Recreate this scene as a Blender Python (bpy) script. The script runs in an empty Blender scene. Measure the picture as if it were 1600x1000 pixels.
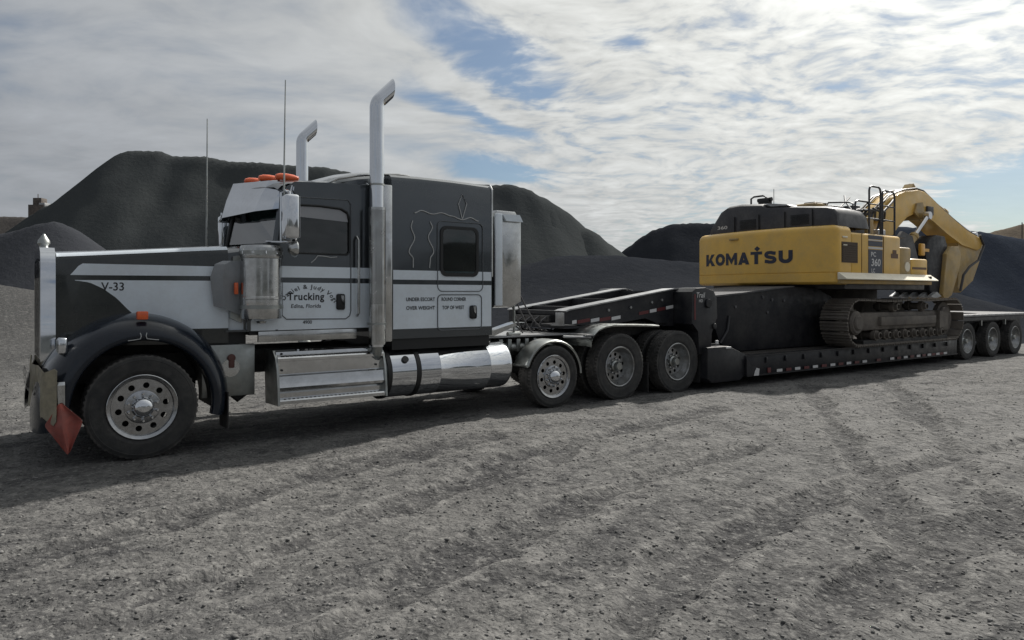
import bpy, bmesh, math, random
import numpy as np
from mathutils import Vector, Matrix
random.seed(7); RNG = np.random.default_rng(7)
R = math.radians
S = bpy.context.scene
COL = S.collection

# ------------------------------------------------------------------ camera
TH = R(53.5)                                   # angle between the view and the truck's axis
FWD = Vector((math.cos(TH), math.sin(TH), 0)); RGT = Vector((math.sin(TH), -math.cos(TH), 0))
CAM = Vector((-1.2694, -7.9482, 1.667))
cd = bpy.data.cameras.new('camera'); cam = bpy.data.objects.new('camera', cd); COL.objects.link(cam)
cam.location = CAM; cam.rotation_euler = (R(90), 0, TH - R(90))
cd.sensor_width = 36; cd.lens = 1110/1600*36; cd.shift_y = -41/1600
cd.clip_start = 0.05; cd.clip_end = 4000
S.camera = cam

# ------------------------------------------------------------------ light
SUN_EL, SUN_OFF = R(42), R(38)                 # height, and degrees to the right of the view
sd = (math.cos(SUN_OFF)*FWD + math.sin(SUN_OFF)*RGT)*math.cos(SUN_EL) + Vector((0, 0, math.sin(SUN_EL)))
sl = bpy.data.lights.new('sun', 'SUN'); so = bpy.data.objects.new('sun', sl); COL.objects.link(so)
sl.energy = 4.4; sl.angle = R(1.6); sl.color = (1.0, 0.955, 0.89)
so.location = (0, 0, 40); so.rotation_euler = sd.to_track_quat('Z', 'Y').to_euler()
S.view_settings.view_transform = 'Standard'; S.view_settings.look = 'None'
S.view_settings.gamma = 1; S.view_settings.use_curve_mapping = False; S.view_settings.exposure = 0.2

# ------------------------------------------------------------------ node helper
class NT:
    def __init__(s, tree): s.t = tree; s.n = tree.nodes; s.l = tree.links
    def new(s, typ, **kw):
        n = s.n.new(typ)
        for k, v in kw.items(): setattr(n, k, v)
        return n
    def link(s, a, b): s.l.new(a, b)
    def put(s, sock, v):
        if hasattr(v, 'links') or isinstance(v, bpy.types.NodeSocket): s.l.new(v, sock)
        else: sock.default_value = v
    def math(s, op, a, b=0.0, c=0.0, clamp=False):
        n = s.new('ShaderNodeMath', operation=op, use_clamp=clamp)
        for i, v in enumerate((a, b, c)): s.put(n.inputs[i], v)
        return n.outputs[0]
    def vmath(s, op, a, b=(0, 0, 0)):
        n = s.new('ShaderNodeVectorMath', operation=op)
        s.put(n.inputs[0], a); s.put(n.inputs[1], b)
        return n.outputs['Value'] if op in ('DOT_PRODUCT', 'LENGTH', 'DISTANCE') else n.outputs['Vector']
    def noise(s, vec, scale, detail=4, rough=.55, dist=0.0, color=False):
        n = s.new('ShaderNodeTexNoise'); s.put(n.inputs['Vector'], vec)
        n.inputs['Scale'].default_value = scale; n.inputs['Detail'].default_value = detail
        n.inputs['Roughness'].default_value = rough; n.inputs['Distortion'].default_value = dist
        return n.outputs['Color' if color else 'Fac']
    def voro(s, vec, scale, out='Distance', feature='F1'):
        n = s.new('ShaderNodeTexVoronoi', feature=feature); s.put(n.inputs['Vector'], vec)
        n.inputs['Scale'].default_value = scale
        return n.outputs[out]
    def range(s, v, a, b, c=0.0, d=1.0, smooth=True):
        n = s.new('ShaderNodeMapRange'); n.interpolation_type = 'SMOOTHSTEP' if smooth else 'LINEAR'
        s.put(n.inputs['Value'], v)
        for k, x in zip(('From Min', 'From Max', 'To Min', 'To Max'), (a, b, c, d)): n.inputs[k].default_value = x
        return n.outputs[0]
    def mix(s, f, a, b, blend='MIX'):
        n = s.new('ShaderNodeMix', data_type='RGBA', blend_type=blend)
        s.put(n.inputs[0], f); s.put(n.inputs[6], col4(a)); s.put(n.inputs[7], col4(b))
        return n.outputs[2]
    def mapping(s, vec, rot=(0, 0, 0), scale=(1, 1, 1), loc=(0, 0, 0)):
        n = s.new('ShaderNodeMapping'); s.put(n.inputs[0], vec)
        n.inputs['Location'].default_value = loc; n.inputs['Rotation'].default_value = rot; n.inputs['Scale'].default_value = scale
        return n.outputs[0]
def col4(c):
    if isinstance(c, bpy.types.NodeSocket): return c
    if isinstance(c, (int, float)): return (c, c, c, 1)
    return tuple(c) if len(c) == 4 else tuple(c)+(1,)

# ------------------------------------------------------------------ sky
w = bpy.data.worlds.new('World'); S.world = w; w.use_nodes = True
w.node_tree.nodes.clear(); N = NT(w.node_tree)
sky = N.new('ShaderNodeTexSky', sky_type='NISHITA'); sky.sun_disc = False
sky.sun_elevation = SUN_EL; sky.sun_rotation = math.atan2(sd.x, sd.y); sky.air_density = 1.0; sky.dust_density = 1.0
SKY_K = 0.1; KZ = 0.16
tc = N.new('ShaderNodeTexCoord'); D = tc.outputs['Generated']
sep = N.new('ShaderNodeSeparateXYZ'); N.link(D, sep.inputs[0])
# view-independent cloud layer: the direction is carried to a flat layer overhead
r_ = N.vmath('DOT_PRODUCT', D, tuple(RGT)); f_ = N.vmath('DOT_PRODUCT', D, tuple(FWD))
zz = N.math('ADD', N.math('MAXIMUM', sep.outputs[2], -.02), KZ)
cx = N.math('DIVIDE', r_, zz); cy = N.math('DIVIDE', f_, zz)
comb = N.new('ShaderNodeCombineXYZ'); N.link(cx, comb.inputs[0]); N.link(cy, comb.inputs[1])
P = comb.outputs[0]
warp = N.noise(P, 1.1, 2, .5, color=True)
Pw = N.vmath('ADD', P, N.vmath('MULTIPLY', N.vmath('SUBTRACT', warp, (.5, .5, .5)), (.50, .50, 0)))
warp2 = N.noise(P, 4.5, 2, .5, color=True)
Pr = N.vmath('ADD', Pw, N.vmath('MULTIPLY', N.vmath('SUBTRACT', warp2, (.5, .5, .5)), (.08, .08, 0)))
big = N.noise(Pw, .8, 4, .5)                                    # cover
mid = N.noise(N.mapping(Pw, rot=(0, 0, R(20)), scale=(1.0, 1.5, 1)), 2.6, 5, .55)
rip = N.noise(N.mapping(Pr, rot=(0, 0, R(-16)), scale=(1.0, 1.45, 1)), 8.0, 4, .52)
fin = N.noise(N.mapping(Pr, rot=(0, 0, R(-10)), scale=(1.0, 1.25, 1)), 18, 4, .55)
def gap(x, y, rx, ry, ang):                                      # a hole in the cover, in layer coordinates
    v = N.mapping(N.vmath('SUBTRACT', Pr, (x, y, 0)), rot=(0, 0, ang), scale=(1, 1, 1))
    q = N.vmath('LENGTH', N.vmath('MULTIPLY', v, (1/rx, 1/ry, 0)))
    return N.range(q, 0.1, 1.0, 1.0, 0.0)
def layer(u, v):                                                 # where a picture direction meets the layer
    x, z = (u-800)/1110, (459-v)/1110; L = math.sqrt(1+x*x+z*z)
    k = z/L+KZ
    return x/L/k, 1/L/k
gaps = []
for (u0, v0, u1, v1, wid, s) in ((580, -70, 890, 180, .18, .34), (590, 90, 810, 225, .11, .28), (690, 205, 860, 225, .10, .20), (660, 262, 900, 278, .20, .36),
                                 (1400, 318, 1900, 310, .85, .95), (880, 30, 1010, 90, .11, .18)):
    a, b = layer(u0, v0), layer(u1, v1)
    dx, dy = b[0]-a[0], b[1]-a[1]
    gaps.append(N.math('MULTIPLY', gap((a[0]+b[0])/2, (a[1]+b[1])/2, math.hypot(dx, dy)*.62, wid, -math.atan2(dy, dx)), s))
g = gaps[0]
for q in gaps[1:]: g = N.math('MAXIMUM', g, q)
ripple = N.range(N.math('ADD', cx, N.math('MULTIPLY', N.math('SUBTRACT', big, .5), 1.6)), -.55, .35)     # mackerel cloud on one side, veil on the other
rr_ = N.math('ADD', N.math('MULTIPLY', rip, .65), N.math('MULTIPLY', fin, .35))
cov = N.math('ADD', N.math('MULTIPLY', big, .55), N.math('MULTIPLY', mid, .35))
cov = N.math('ADD', cov, N.math('MULTIPLY', N.math('SUBTRACT', rr_, .5), N.math('MULTIPLY_ADD', ripple, .95, .12)))
cov = N.math('SUBTRACT', N.math('ADD', cov, .20), g)
cover = N.range(cov, .34, .66, .10, 1.0)
sdot = N.math('MAXIMUM', N.vmath('DOT_PRODUCT', D, tuple(sd)), 0.0)
glow = N.math('ADD', N.math('MULTIPLY', N.math('POWER', sdot, 2.2), .50), N.math('MULTIPLY', N.math('POWER', sdot, 22.0), 1.25))
tone = N.math('ADD', N.math('MULTIPLY', N.math('SUBTRACT', mid, .5), .62), N.math('MULTIPLY', N.math('SUBTRACT', rr_, .5), N.math('MULTIPLY_ADD', ripple, .95, .14)))
shade = N.math('ADD', 1.0, tone)
lum = N.math('MULTIPLY', N.math('ADD', .275, glow), shade)
ccol = N.mix(N.range(sdot, .3, .95), (.93, .985, 1.06, 1), (1.0, 1.01, .97, 1))
cloud = N.vmath('SCALE', ccol); cloud.node.inputs['Scale'].default_value = 1.0
N.link(lum, cloud.node.inputs['Scale'])
cl2 = N.vmath('SCALE', cloud); cl2.node.inputs['Scale'].default_value = 1/SKY_K
blue = N.mix(1.0, sky.outputs[0], (.49, .56, .61, 1), 'MULTIPLY')
skyc = N.mix(cover, blue, cl2)
bg = N.new('ShaderNodeBackground'); N.link(skyc, bg.inputs[0]); bg.inputs[1].default_value = SKY_K
N.link(bg.outputs[0], N.new('ShaderNodeOutputWorld').inputs[0])

# ------------------------------------------------------------------ materials
def mat(name, c1, rough=.5, metal=0.0, c2=None, ns=6.0, bump=0.0, bs=40.0, rvar=0.0, coat=0.0, spec=.5,
        dust=None, dust_amt=0.0, trans=0.0, stretch=(1, 1, 1)):
    m = bpy.data.materials.new(name); m.use_nodes = True
    t = NT(m.node_tree); b = t.n['Principled BSDF']
    o = t.new('ShaderNodeTexCoord').outputs['Object']
    if stretch != (1, 1, 1): o = t.mapping(o, scale=stretch)
    c = col4(c1)
    if c2 is not None: c = t.mix(t.range(t.noise(o, ns, 5, .6), .35, .65), c1, c2)
    if dust is not None:
        k = t.range(t.math('ADD', t.noise(o, 2.2, 6, .65), t.math('MULTIPLY', t.noise(o, 23, 4, .6), .35)), .48, .95, 0, dust_amt)
        c = t.mix(k, c, dust)
    t.put(b.inputs['Base Color'], c)
    b.inputs['Metallic'].default_value = metal
    b.inputs['Specular IOR Level'].default_value = spec
    if rvar: t.link(t.range(t.noise(o, ns*1.7, 5, .6), .3, .7, max(0, rough-rvar), rough+rvar), b.inputs['Roughness'])
    else: b.inputs['Roughness'].default_value = rough
    if coat: b.inputs['Coat Weight'].default_value = coat; b.inputs['Coat Roughness'].default_value = .06
    if trans: b.inputs['Transmission Weight'].default_value = trans
    if bump:
        bn = t.new('ShaderNodeBump'); bn.inputs['Strength'].default_value = bump; bn.inputs['Distance'].default_value = .01
        t.link(t.noise(o, bs, 5, .6), bn.inputs['Height']); t.link(bn.outputs[0], b.inputs['Normal'])
    return m
DUST = (.20, .19, .175, 1)
M = {}
M['black'] = mat('dark_gloss_paint', (.066, .076, .085), .17, .6, (.072, .082, .091), 3, coat=.6, dust=DUST, dust_amt=.08, rvar=.05)
M['navy'] = mat('navy_gloss_paint', (.006, .010, .018), .22, 0, (.008, .013, .022), 3, coat=.25, spec=.35, dust=DUST, dust_amt=.05, rvar=.05)
M['hood_black'] = mat('black_hood_paint', (.013, .018, .019), .18, 0, (.016, .021, .022), 3, coat=.6, dust=DUST, dust_amt=.10, rvar=.06)
M['white'] = mat('white_gloss_paint', (.72, .795, .86), .28, 0, (.69, .76, .83), 3, coat=.5, dust=(.36, .34, .31), dust_amt=.22)
M['grey_stripe'] = mat('grey_pinstripe_paint', (.40, .41, .41), .4)
M['chrome'] = mat('chrome', (.72, .74, .77), .07, 1, rvar=.04, ns=5, dust=(.30, .29, .27), dust_amt=.18)
M['alu'] = mat('polished_aluminium', (.62, .63, .63), .2, 1, (.50, .51, .51), 4, rvar=.08, dust=DUST, dust_amt=.4)
M['bright_alu'] = mat('bright_aluminium', (.68, .69, .70), .11, 1, (.60, .61, .62), 4, rvar=.05, dust=DUST, dust_amt=.3)
M['dull_alu'] = mat('dull_aluminium', (.44, .46, .45), .42, 1, (.34, .36, .35), 5, rvar=.1, dust=DUST, dust_amt=.5)
M['wheel_alu'] = mat('wheel_aluminium', (.50, .51, .53), .2, 1, (.40, .41, .42), 6, rvar=.08, dust=DUST, dust_amt=.5)
M['steel_wheel'] = mat('dusty_wheel_metal', (.40, .41, .42), .36, .8, (.28, .29, .29), 8, rvar=.1, dust=DUST, dust_amt=.7)
M['rubber'] = mat('tyre_rubber', (.017, .018, .019), .75, 0, (.024, .024, .024), 9, .25, 60, dust=(.13, .125, .115), dust_amt=.28)
M['tread'] = mat('dusty_tread_rubber', (.03, .03, .03), .85, 0, (.05, .049, .047), 9, .3, 60, dust=(.16, .15, .14), dust_amt=.6)
M['frame'] = mat('chassis_black', (.012, .013, .015), .6, 0, (.022, .022, .023), 7, .2, 50, dust=DUST, dust_amt=.35)
M['dark_trim'] = mat('dark_trim', (.010, .011, .012), .5)
M['grille_dark'] = mat('dark_radiator', (.008, .008, .008), .6)
M['gasket'] = mat('grey_seal', (.10, .11, .12), .5)
M['orange'] = mat('amber_lens', (.75, .13, .03), .25, 0, (.62, .09, .02), 20, coat=.5)
M['red'] = mat('dull_red_fitting', (.11, .045, .038), .55)
M['letter'] = mat('black_lettering', (.012, .013, .016), .4)
M['red_cloth'] = mat('faded_red_cloth', (.36, .085, .065), .9, 0, (.26, .058, .046), 9, .4, 30, dust=DUST, dust_amt=.3)
M['tan_cloth'] = mat('dirty_yellow_cloth', (.33, .295, .21), .9, 0, (.20, .18, .13), 7, .4, 30, dust=DUST, dust_amt=.5)
M['seat'] = mat('dark_cab_trim', (.03, .03, .032), .8)
M['hose'] = mat('hose_rubber', (.05, .05, .055), .6)
M['trailer'] = mat('trailer_black_paint', (.009, .010, .014), .42, 0, (.013, .014, .018), 5, spec=.35, dust=DUST, dust_amt=.12, rvar=.1)
M['wood'] = mat('weathered_deck_plank', (.075, .07, .066), .85, 0, (.045, .043, .042), 9, .3, 30, stretch=(1, 8, 1), spec=.05)
M['deck_grey'] = mat('dusty_deck_steel', (.12, .12, .125), .7, 0, (.08, .08, .085), 5, spec=.2)
M['worn_steel'] = mat('worn_steel_top', (.40, .41, .42), .45, .6, (.28, .28, .28), 6, rvar=.1, dust=DUST, dust_amt=.3)
M['tape_white'] = mat('white_reflective_tape', (.60, .60, .60), .4)
M['tape_red'] = mat('red_reflective_tape', (.11, .018, .02), .4)
M['yellow'] = mat('excavator_yellow', (.78, .475, .085), .42, 0, (.73, .44, .08), 2.5, coat=.12, dust=(.30, .25, .16), dust_amt=.30, rvar=.08)
M['yellow_old'] = mat('worn_yellow', (.50, .33, .10), .5, 0, (.40, .27, .09), 3, dust=(.24, .21, .16), dust_amt=.55, rvar=.1)
M['cream'] = mat('cream_guard_paint', (.86, .80, .64), .45, 0, (.82, .76, .60), 4, dust=(.4, .36, .28), dust_amt=.25)
M['exc_dark'] = mat('charcoal_cover_paint', (.028, .028, .034), .45, 0, (.035, .035, .040), 4, dust=DUST, dust_amt=.25, rvar=.1)
M['exc_blue'] = mat('dark_blue_decal', (.025, .030, .052), .4)
M['decal_brown'] = mat('brown_decal', (.12, .06, .025), .5)
M['vent'] = mat('vent_brown_black', (.075, .05, .03), .6)
M['track'] = mat('track_steel', (.125, .112, .10), .75, .15, (.085, .076, .068), 7, .3, 40, dust=(.22, .195, .165), dust_amt=.7)
M['bucket'] = mat('dark_bucket_steel', (.010, .011, .016), .5, .1, (.015, .016, .02), 5, rvar=.1, spec=.3, dust=DUST, dust_amt=.12)
M['rod'] = mat('chrome_rod', (.6, .6, .62), .2, 1)
M['yellow_lens'] = mat('yellow_lamp', (.8, .42, .06), .3)
M['elbow'] = mat('grey_intake_plastic', (.26, .275, .29), .4, 0, (.21, .225, .24), 4, coat=.2, dust=DUST, dust_amt=.3)
M['reflection_strip'] = mat('pale_window_reflection', (.30, .31, .33), .35)  # pale tone of sky mirrored in the side glass, set as a colour
def glass(name, tint, gl=.05):
    m = bpy.data.materials.new(name); m.use_nodes = True; t = NT(m.node_tree); t.n.clear()
    tr = t.new('ShaderNodeBsdfTransparent'); tr.inputs[0].default_value = col4(tint)
    g = t.new('ShaderNodeBsdfGlossy'); g.inputs['Roughness'].default_value = .03
    fr = t.new('ShaderNodeFresnel'); fr.inputs[0].default_value = 1.5
    mx = t.new('ShaderNodeMixShader'); t.link(t.math('ADD', fr.outputs[0], gl, clamp=True), mx.inputs[0])
    t.link(tr.outputs[0], mx.inputs[1]); t.link(g.outputs[0], mx.inputs[2])
    t.link(mx.outputs[0], t.new('ShaderNodeOutputMaterial').inputs[0]); return m
M['glass'] = glass('tinted_glass', (.32, .38, .38)); M['wglass'] = glass('windshield_glass', (.55, .72, .74), .30)

# ------------------------------------------------------------------ mesh builder
class MB:
    def __init__(s): s.bm = bmesh.new()
    def _mi(s, faces, mi):
        for f in faces: f.material_index = mi
    def face(s, pts, mi=0):
        f = s.bm.faces.new([s.bm.verts.new(p) for p in pts]); f.material_index = mi; return f
    def grid(s, rows, mi=0, cu=False, cv=False):
        V = [[s.bm.verts.new(p) for p in r] for r in rows]
        nu, nv = len(V), len(V[0])
        for i in range(nu if cu else nu-1):
            for j in range(nv if cv else nv-1):
                a, b, c, d = V[i][j], V[(i+1) % nu][j], V[(i+1) % nu][(j+1) % nv], V[i][(j+1) % nv]
                try: f = s.bm.faces.new((a, b, c, d)); f.material_index = mi
                except ValueError: pass
        return V
    def box(s, x0, x1, y0, y1, z0, z1, bev=0.0, mi=0, seg=2):
        r = bmesh.ops.create_cube(s.bm, size=1.0); vs = r['verts']
        for v in vs: v.co = Vector(((x0+x1)/2+v.co.x*(x1-x0), (y0+y1)/2+v.co.y*(y1-y0), (z0+z1)/2+v.co.z*(z1-z0)))
        fs = {f for v in vs for f in v.link_faces}; s._mi(fs, mi)
        if bev:
            es = {e for v in vs for e in v.link_edges}
            r = bmesh.ops.bevel(s.bm, geom=list(es), offset=bev, segments=seg, profile=.5, affect='EDGES')
            s._mi(r['faces'], mi)
        return s
    def tube(s, pts, r, n=10, mi=0, caps=True):
        pts = [Vector(p) for p in pts]; rr = r if isinstance(r, (list, tuple)) else [r]*len(pts)
        rows = []; up = None
        for i, p in enumerate(pts):
            t = (pts[min(i+1, len(pts)-1)]-pts[max(i-1, 0)]).normalized()
            if up is None:
                up = Vector((0, 0, 1)) if abs(t.z) < .9 else Vector((1, 0, 0))
            a = t.cross(up).normalized(); b = a.cross(t).normalized(); up = b
            rows.append([p+rr[i]*(math.cos(k*2*math.pi/n)*a+math.sin(k*2*math.pi/n)*b) for k in range(n)])
        V = s.grid(rows, mi, cv=True)
        if caps:
            for row in (V[0], V[-1]):
                try: s.bm.faces.new(row).material_index = mi
                except ValueError: pass
        return s
    def lathe(s, prof, c=(0, 0, 0), axis='y', n=32, mi=0, a0=0, a1=2*math.pi, closed=False):
        full = abs(a1-a0-2*math.pi) < 1e-6; rows = []
        for k in range(n if full else n+1):
            a = a0+(a1-a0)*k/n; ca, sa = math.cos(a), math.sin(a); row = []
            for (r, h) in prof:
                p = {'y': (r*ca, h, r*sa), 'x': (h, r*ca, r*sa), 'z': (r*ca, r*sa, h)}[axis]
                row.append((p[0]+c[0], p[1]+c[1], p[2]+c[2]))
            rows.append(row)
        s.grid(rows, mi, cu=full, cv=closed); return s
    def cyl(s, c, r, h, axis='y', n=24, mi=0, bev=0.0):              # centred at c
        b = bev
        prof = [(0.0005, -h/2), (r-b, -h/2), (r, -h/2+b), (r, h/2-b), (r-b, h/2), (0.0005, h/2)] if b else \
               [(0.0005, -h/2), (r, -h/2), (r, h/2), (0.0005, h/2)]
        return s.lathe(prof, c, axis, n, mi)
    def prism(s, poly, a, b, plane='xz', mi=0, bev=0.0):              # poly in plane, from a to b along the third axis
        def P3(p, t): return {'xz': (p[0], t, p[1]), 'yz': (t, p[0], p[1]), 'xy': (p[0], p[1], t)}[plane]
        A = [s.bm.verts.new(P3(p, a)) for p in poly]; B = [s.bm.verts.new(P3(p, b)) for p in poly]
        fs = [s.bm.faces.new(A), s.bm.faces.new(list(reversed(B)))]
        n = len(poly)
        for i in range(n): fs.append(s.bm.faces.new((A[i], B[i], B[(i+1) % n], A[(i+1) % n])))
        s._mi(fs, mi)
        if bev:
            es = set(e for f in fs[:2] for e in f.edges)
            r = bmesh.ops.bevel(s.bm, geom=list(es), offset=bev, segments=2, profile=.5, affect='EDGES'); s._mi(r['faces'], mi)
        return s
    def holed(s, outer, holes, t, plane='xz', at=0.0, mi=0):          # a plate with holes; thickness t from at
        def P3(p, q): return {'xz': (p[0], q, p[1]), 'yz': (q, p[0], p[1])}[plane]
        for q in (at, at+t):
            es = []
            for loop in [outer]+holes:
                V = [s.bm.verts.new(P3(p, q)) for p in loop]
                es += [s.bm.edges.new((V[i], V[(i+1) % len(V)])) for i in range(len(V))]
            r = bmesh.ops.triangle_fill(s.bm, use_beauty=True, use_dissolve=False, edges=es)
            s._mi([f for f in r['geom'] if isinstance(f, bmesh.types.BMFace)], mi)
        for loop in [outer]+holes:
            s.grid([[P3(p, at), P3(p, at+t)] for p in loop], mi, cu=True)
        return s
    def mesh(s, name, mats, org=(0, 0, 0), angle=32):
        bm = s.bm
        bmesh.ops.remove_doubles(bm, verts=bm.verts, dist=1e-5)
        bmesh.ops.recalc_face_normals(bm, faces=bm.faces)
        bmesh.ops.translate(bm, verts=bm.verts, vec=-Vector(org))
        lim = R(angle)
        for f in bm.faces: f.smooth = True
        for e in bm.edges: e.smooth = (len(e.link_faces) == 2 and e.calc_face_angle(0) < lim)
        me = bpy.data.meshes.new(name); bm.to_mesh(me); bm.free()
        for m in (mats if isinstance(mats, (list, tuple)) else [mats]): me.materials.append(M[m] if isinstance(m, str) else m)
        return me
ORG = {}
def root(name, label, cat, base, rot=0.0, group=None, world=None):
    o = bpy.data.objects.new(name, None); COL.objects.link(o); o.empty_display_size = .3
    o.location = world if world is not None else base; o.rotation_euler = (0, 0, rot)
    o['label'] = label; o['category'] = cat
    if group: o['group'] = group
    ORG[o.name] = Vector(base); return o
def part(name, mb, mats, parent, at=None, angle=32, label=None, rot=None):
    """mb holds frame coordinates, or coordinates about `at` when that is given"""
    po = ORG[parent.name] if parent is not None else Vector((0, 0, 0))
    if isinstance(mb, bpy.types.Mesh): me = mb
    else: me = mb.mesh(name, mats, (0, 0, 0) if at is not None else po, angle)
    o = bpy.data.objects.new(name, me); COL.objects.link(o); o.parent = parent
    if at is not None: o.location = Vector(at)-po; ORG[o.name] = Vector(at)
    else: ORG[o.name] = po
    if rot is not None: o.rotation_euler = rot
    if label: o['label'] = label
    return o
def tag(o, label=None, cat=None, kind=None, group=None):
    for k, v in (('label', label), ('category', cat), ('kind', kind), ('group', group)):
        if v: o[k] = v
    return o
def text(st, w, h=None, bold=0.0, shear=0.0, space=1.0, thick=.002):
    """flat lettering fitted to width w (and height h): returns vertices with x from 0..w, y from 0..h, and faces"""
    cu = bpy.data.curves.new('t', 'FONT'); cu.body = st; cu.offset = bold; cu.shear = shear; cu.space_character = space; cu.resolution_u = 3
    ob = bpy.data.objects.new('t', cu); COL.objects.link(ob)
    dg = bpy.context.evaluated_depsgraph_get(); me = bpy.data.meshes.new_from_object(ob.evaluated_get(dg))
    V = np.array([v.co[:] for v in me.vertices]); F = [tuple(p.vertices) for p in me.polygons]
    bpy.data.objects.remove(ob); bpy.data.curves.remove(cu); bpy.data.meshes.remove(me)
    mn, mx = V.min(0), V.max(0); sx = w/(mx[0]-mn[0]); sy = sx if h is None else h/(mx[1]-mn[1])
    return [((v[0]-mn[0])*sx, (v[1]-mn[1])*sy) for v in V], F
def put_text(mb, tx, fn, mi=0):
    V, F = tx; vs = [mb.bm.verts.new(fn(*v)) for v in V]
    for f in F:
        try: mb.bm.faces.new([vs[i] for i in f]).material_index = mi
        except ValueError: pass
    return mb
def ring(cx, cz, rx, rz, n=24, p=1.0):
    return [(cx+rx*math.cos(2*math.pi*k/n), cz+rz*math.sin(2*math.pi*k/n)) for k in range(n)]
def rrect(x0, x1, z0, z1, r, n=5):
    o = []
    for (cx, cz, a) in ((x1-r, z1-r, 0), (x0+r, z1-r, 90), (x0+r, z0+r, 180), (x1-r, z0+r, 270)):
        for k in range(n+1): o.append((cx+r*math.cos(R(a+90*k/n)), cz+r*math.sin(R(a+90*k/n))))
    return o
def lerp(a, b, t): return a+(b-a)*t
def sm(t): t = max(0, min(1, t)); return t*t*(3-2*t)
def interp(pts, x): return float(np.interp(x, [p[0] for p in pts], [p[1] for p in pts]))

# ------------------------------------------------------------------ numpy noise
def vnoise(x, y, seed):
    xi, yi = np.floor(x).astype(np.int64), np.floor(y).astype(np.int64); fx, fy = x-xi, y-yi
    def h(a, b):
        n = (a*374761393+b*668265263+seed*1442695041) & 0xffffffff
        n = ((n ^ (n >> 13))*1274126177) & 0xffffffff
        return ((n ^ (n >> 16)) & 0xffff)/65535.0
    u, v = fx*fx*(3-2*fx), fy*fy*(3-2*fy)
    return (h(xi, yi)*(1-u)+h(xi+1, yi)*u)*(1-v)+(h(xi, yi+1)*(1-u)+h(xi+1, yi+1)*u)*v-.5
def fbm(x, y, scale, octs, seed, gain=.5):
    o = np.zeros_like(x); a = 1.0; f = 1/scale
    for k in range(octs): o += a*vnoise(x*f+k*17.3, y*f-k*9.1, seed+k); a *= gain; f *= 2.03
    return o
def grid_mesh(name, X, Y, Z, attrs=None):
    ny, nx = X.shape
    me = bpy.data.meshes.new(name); nv = nx*ny
    me.vertices.add(nv); me.vertices.foreach_set('co', np.stack([X, Y, Z], -1).astype(np.float32).ravel())
    i = np.arange(nv).reshape(ny, nx)
    q = np.stack([i[:-1, :-1], i[:-1, 1:], i[1:, 1:], i[1:, :-1]], -1).reshape(-1, 4)
    me.loops.add(q.size); me.loops.foreach_set('vertex_index', q.ravel().astype(np.int32))
    me.polygons.add(len(q)); me.polygons.foreach_set('loop_start', np.arange(0, q.size, 4, dtype=np.int32))
    me.polygons.foreach_set('loop_total', np.full(len(q), 4, dtype=np.int32))
    me.polygons.foreach_set('use_smooth', np.ones(len(q), dtype=bool))
    me.update(calc_edges=True)
    for k, v in (attrs or {}).items():
        at = me.attributes.new(k, 'FLOAT', 'POINT'); at.data.foreach_set('value', v.astype(np.float32).ravel())
    return me

# ================================================================== GROUND
def pix_ground(u, v, z=0.0):
    Zd = 1110*(CAM.z-z)/(v-459); return CAM+FWD*Zd+RGT*((u-800)*Zd/1110)
RUTS = [  # tyre tracks: image-traced world lines, width, strength
    [(1390, 596), (1440, 650), (1520, 740), (1640, 860)], [(1260, 602), (1300, 660), (1370, 760), (1450, 900)],
    [(1120, 640), (900, 690), (640, 780), (300, 900), (60, 1000)], [(1180, 700), (930, 770), (700, 860), (480, 1000)],
    [(1600, 690), (1300, 760), (1080, 880), (960, 1010)], [(760, 680), (520, 730), (200, 830), (-60, 900)],
    [(1600, 800), (1450, 860), (1300, 950), (1240, 1020)]]
RUTW = [[pix_ground(*p) for p in r] for r in RUTS]
def rut_field(X, Y):
    f = np.zeros_like(X)
    wob = fbm(X, Y, 1.1, 4, 91)*.30
    for r in RUTW:
        d = np.full_like(X, 1e9)
        for a, b in zip(r[:-1], r[1:]):
            ax, ay, bx, by = a.x, a.y, b.x, b.y; dx, dy = bx-ax, by-ay
            t = np.clip(((X-ax)*dx+(Y-ay)*dy)/(dx*dx+dy*dy), 0, 1)
            d = np.minimum(d, np.hypot(X-ax-t*dx, Y-ay-t*dy))
        f = np.maximum(f, np.exp(-((d+wob)/.20)**2))
    return f
def edge_field(X, Y):
    f = rut_field(X, Y); return np.clip(np.exp(-((f-.30)/.16)**2), 0, 1)
def ground_h(X, Y):
    lat = X*FWD.x+Y*FWD.y-(CAM.x*FWD.x+CAM.y*FWD.y); sid = (X-CAM.x)*RGT.x+(Y-CAM.y)*RGT.y     # ahead of / beside the viewer
    pad = np.exp(-((Y-1.2)/2.4)**4)                                                              # firm ground under the rig
    h = fbm(X, Y, 5.5, 3, 3)*.07*(1-pad)+fbm(X, Y, .9, 4, 11)*.030*(1-.75*pad)+(.25-np.abs(fbm(X, Y, .42, 2, 41)))*.028*(1-.5*pad)+fbm(X, Y, .17, 3, 23, .65)*.024*(1-.5*pad)
    rf_ = rut_field(X, Y); h -= rf_*.045*(1-pad); h += np.exp(-((rf_-.30)/.16)**2)*.022*(1-pad)
    far = np.clip((np.hypot(X, Y)-40)/80, 0, 1); h += fbm(X, Y, 40, 3, 31)*1.2*far
    # the pale bank that climbs to the left, beyond the truck
    h += 2.6*np.exp(-((lat-34)/11.0)**2)*np.clip((-sid-12)/16, 0, 1)**1.2
    return h
def axis(parts):
    o = [parts[0][0]]
    for (a, b, st) in parts:
        n = max(1, int(round((b-a)/st))); o += list(np.linspace(a, b, n+1)[1:])
    return np.array(o)
def growing(a, b, st, gr):
    o = []; x = a; s_ = st*gr
    while x < b: x += s_; s_ *= gr; o.append(x)
    return o
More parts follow.
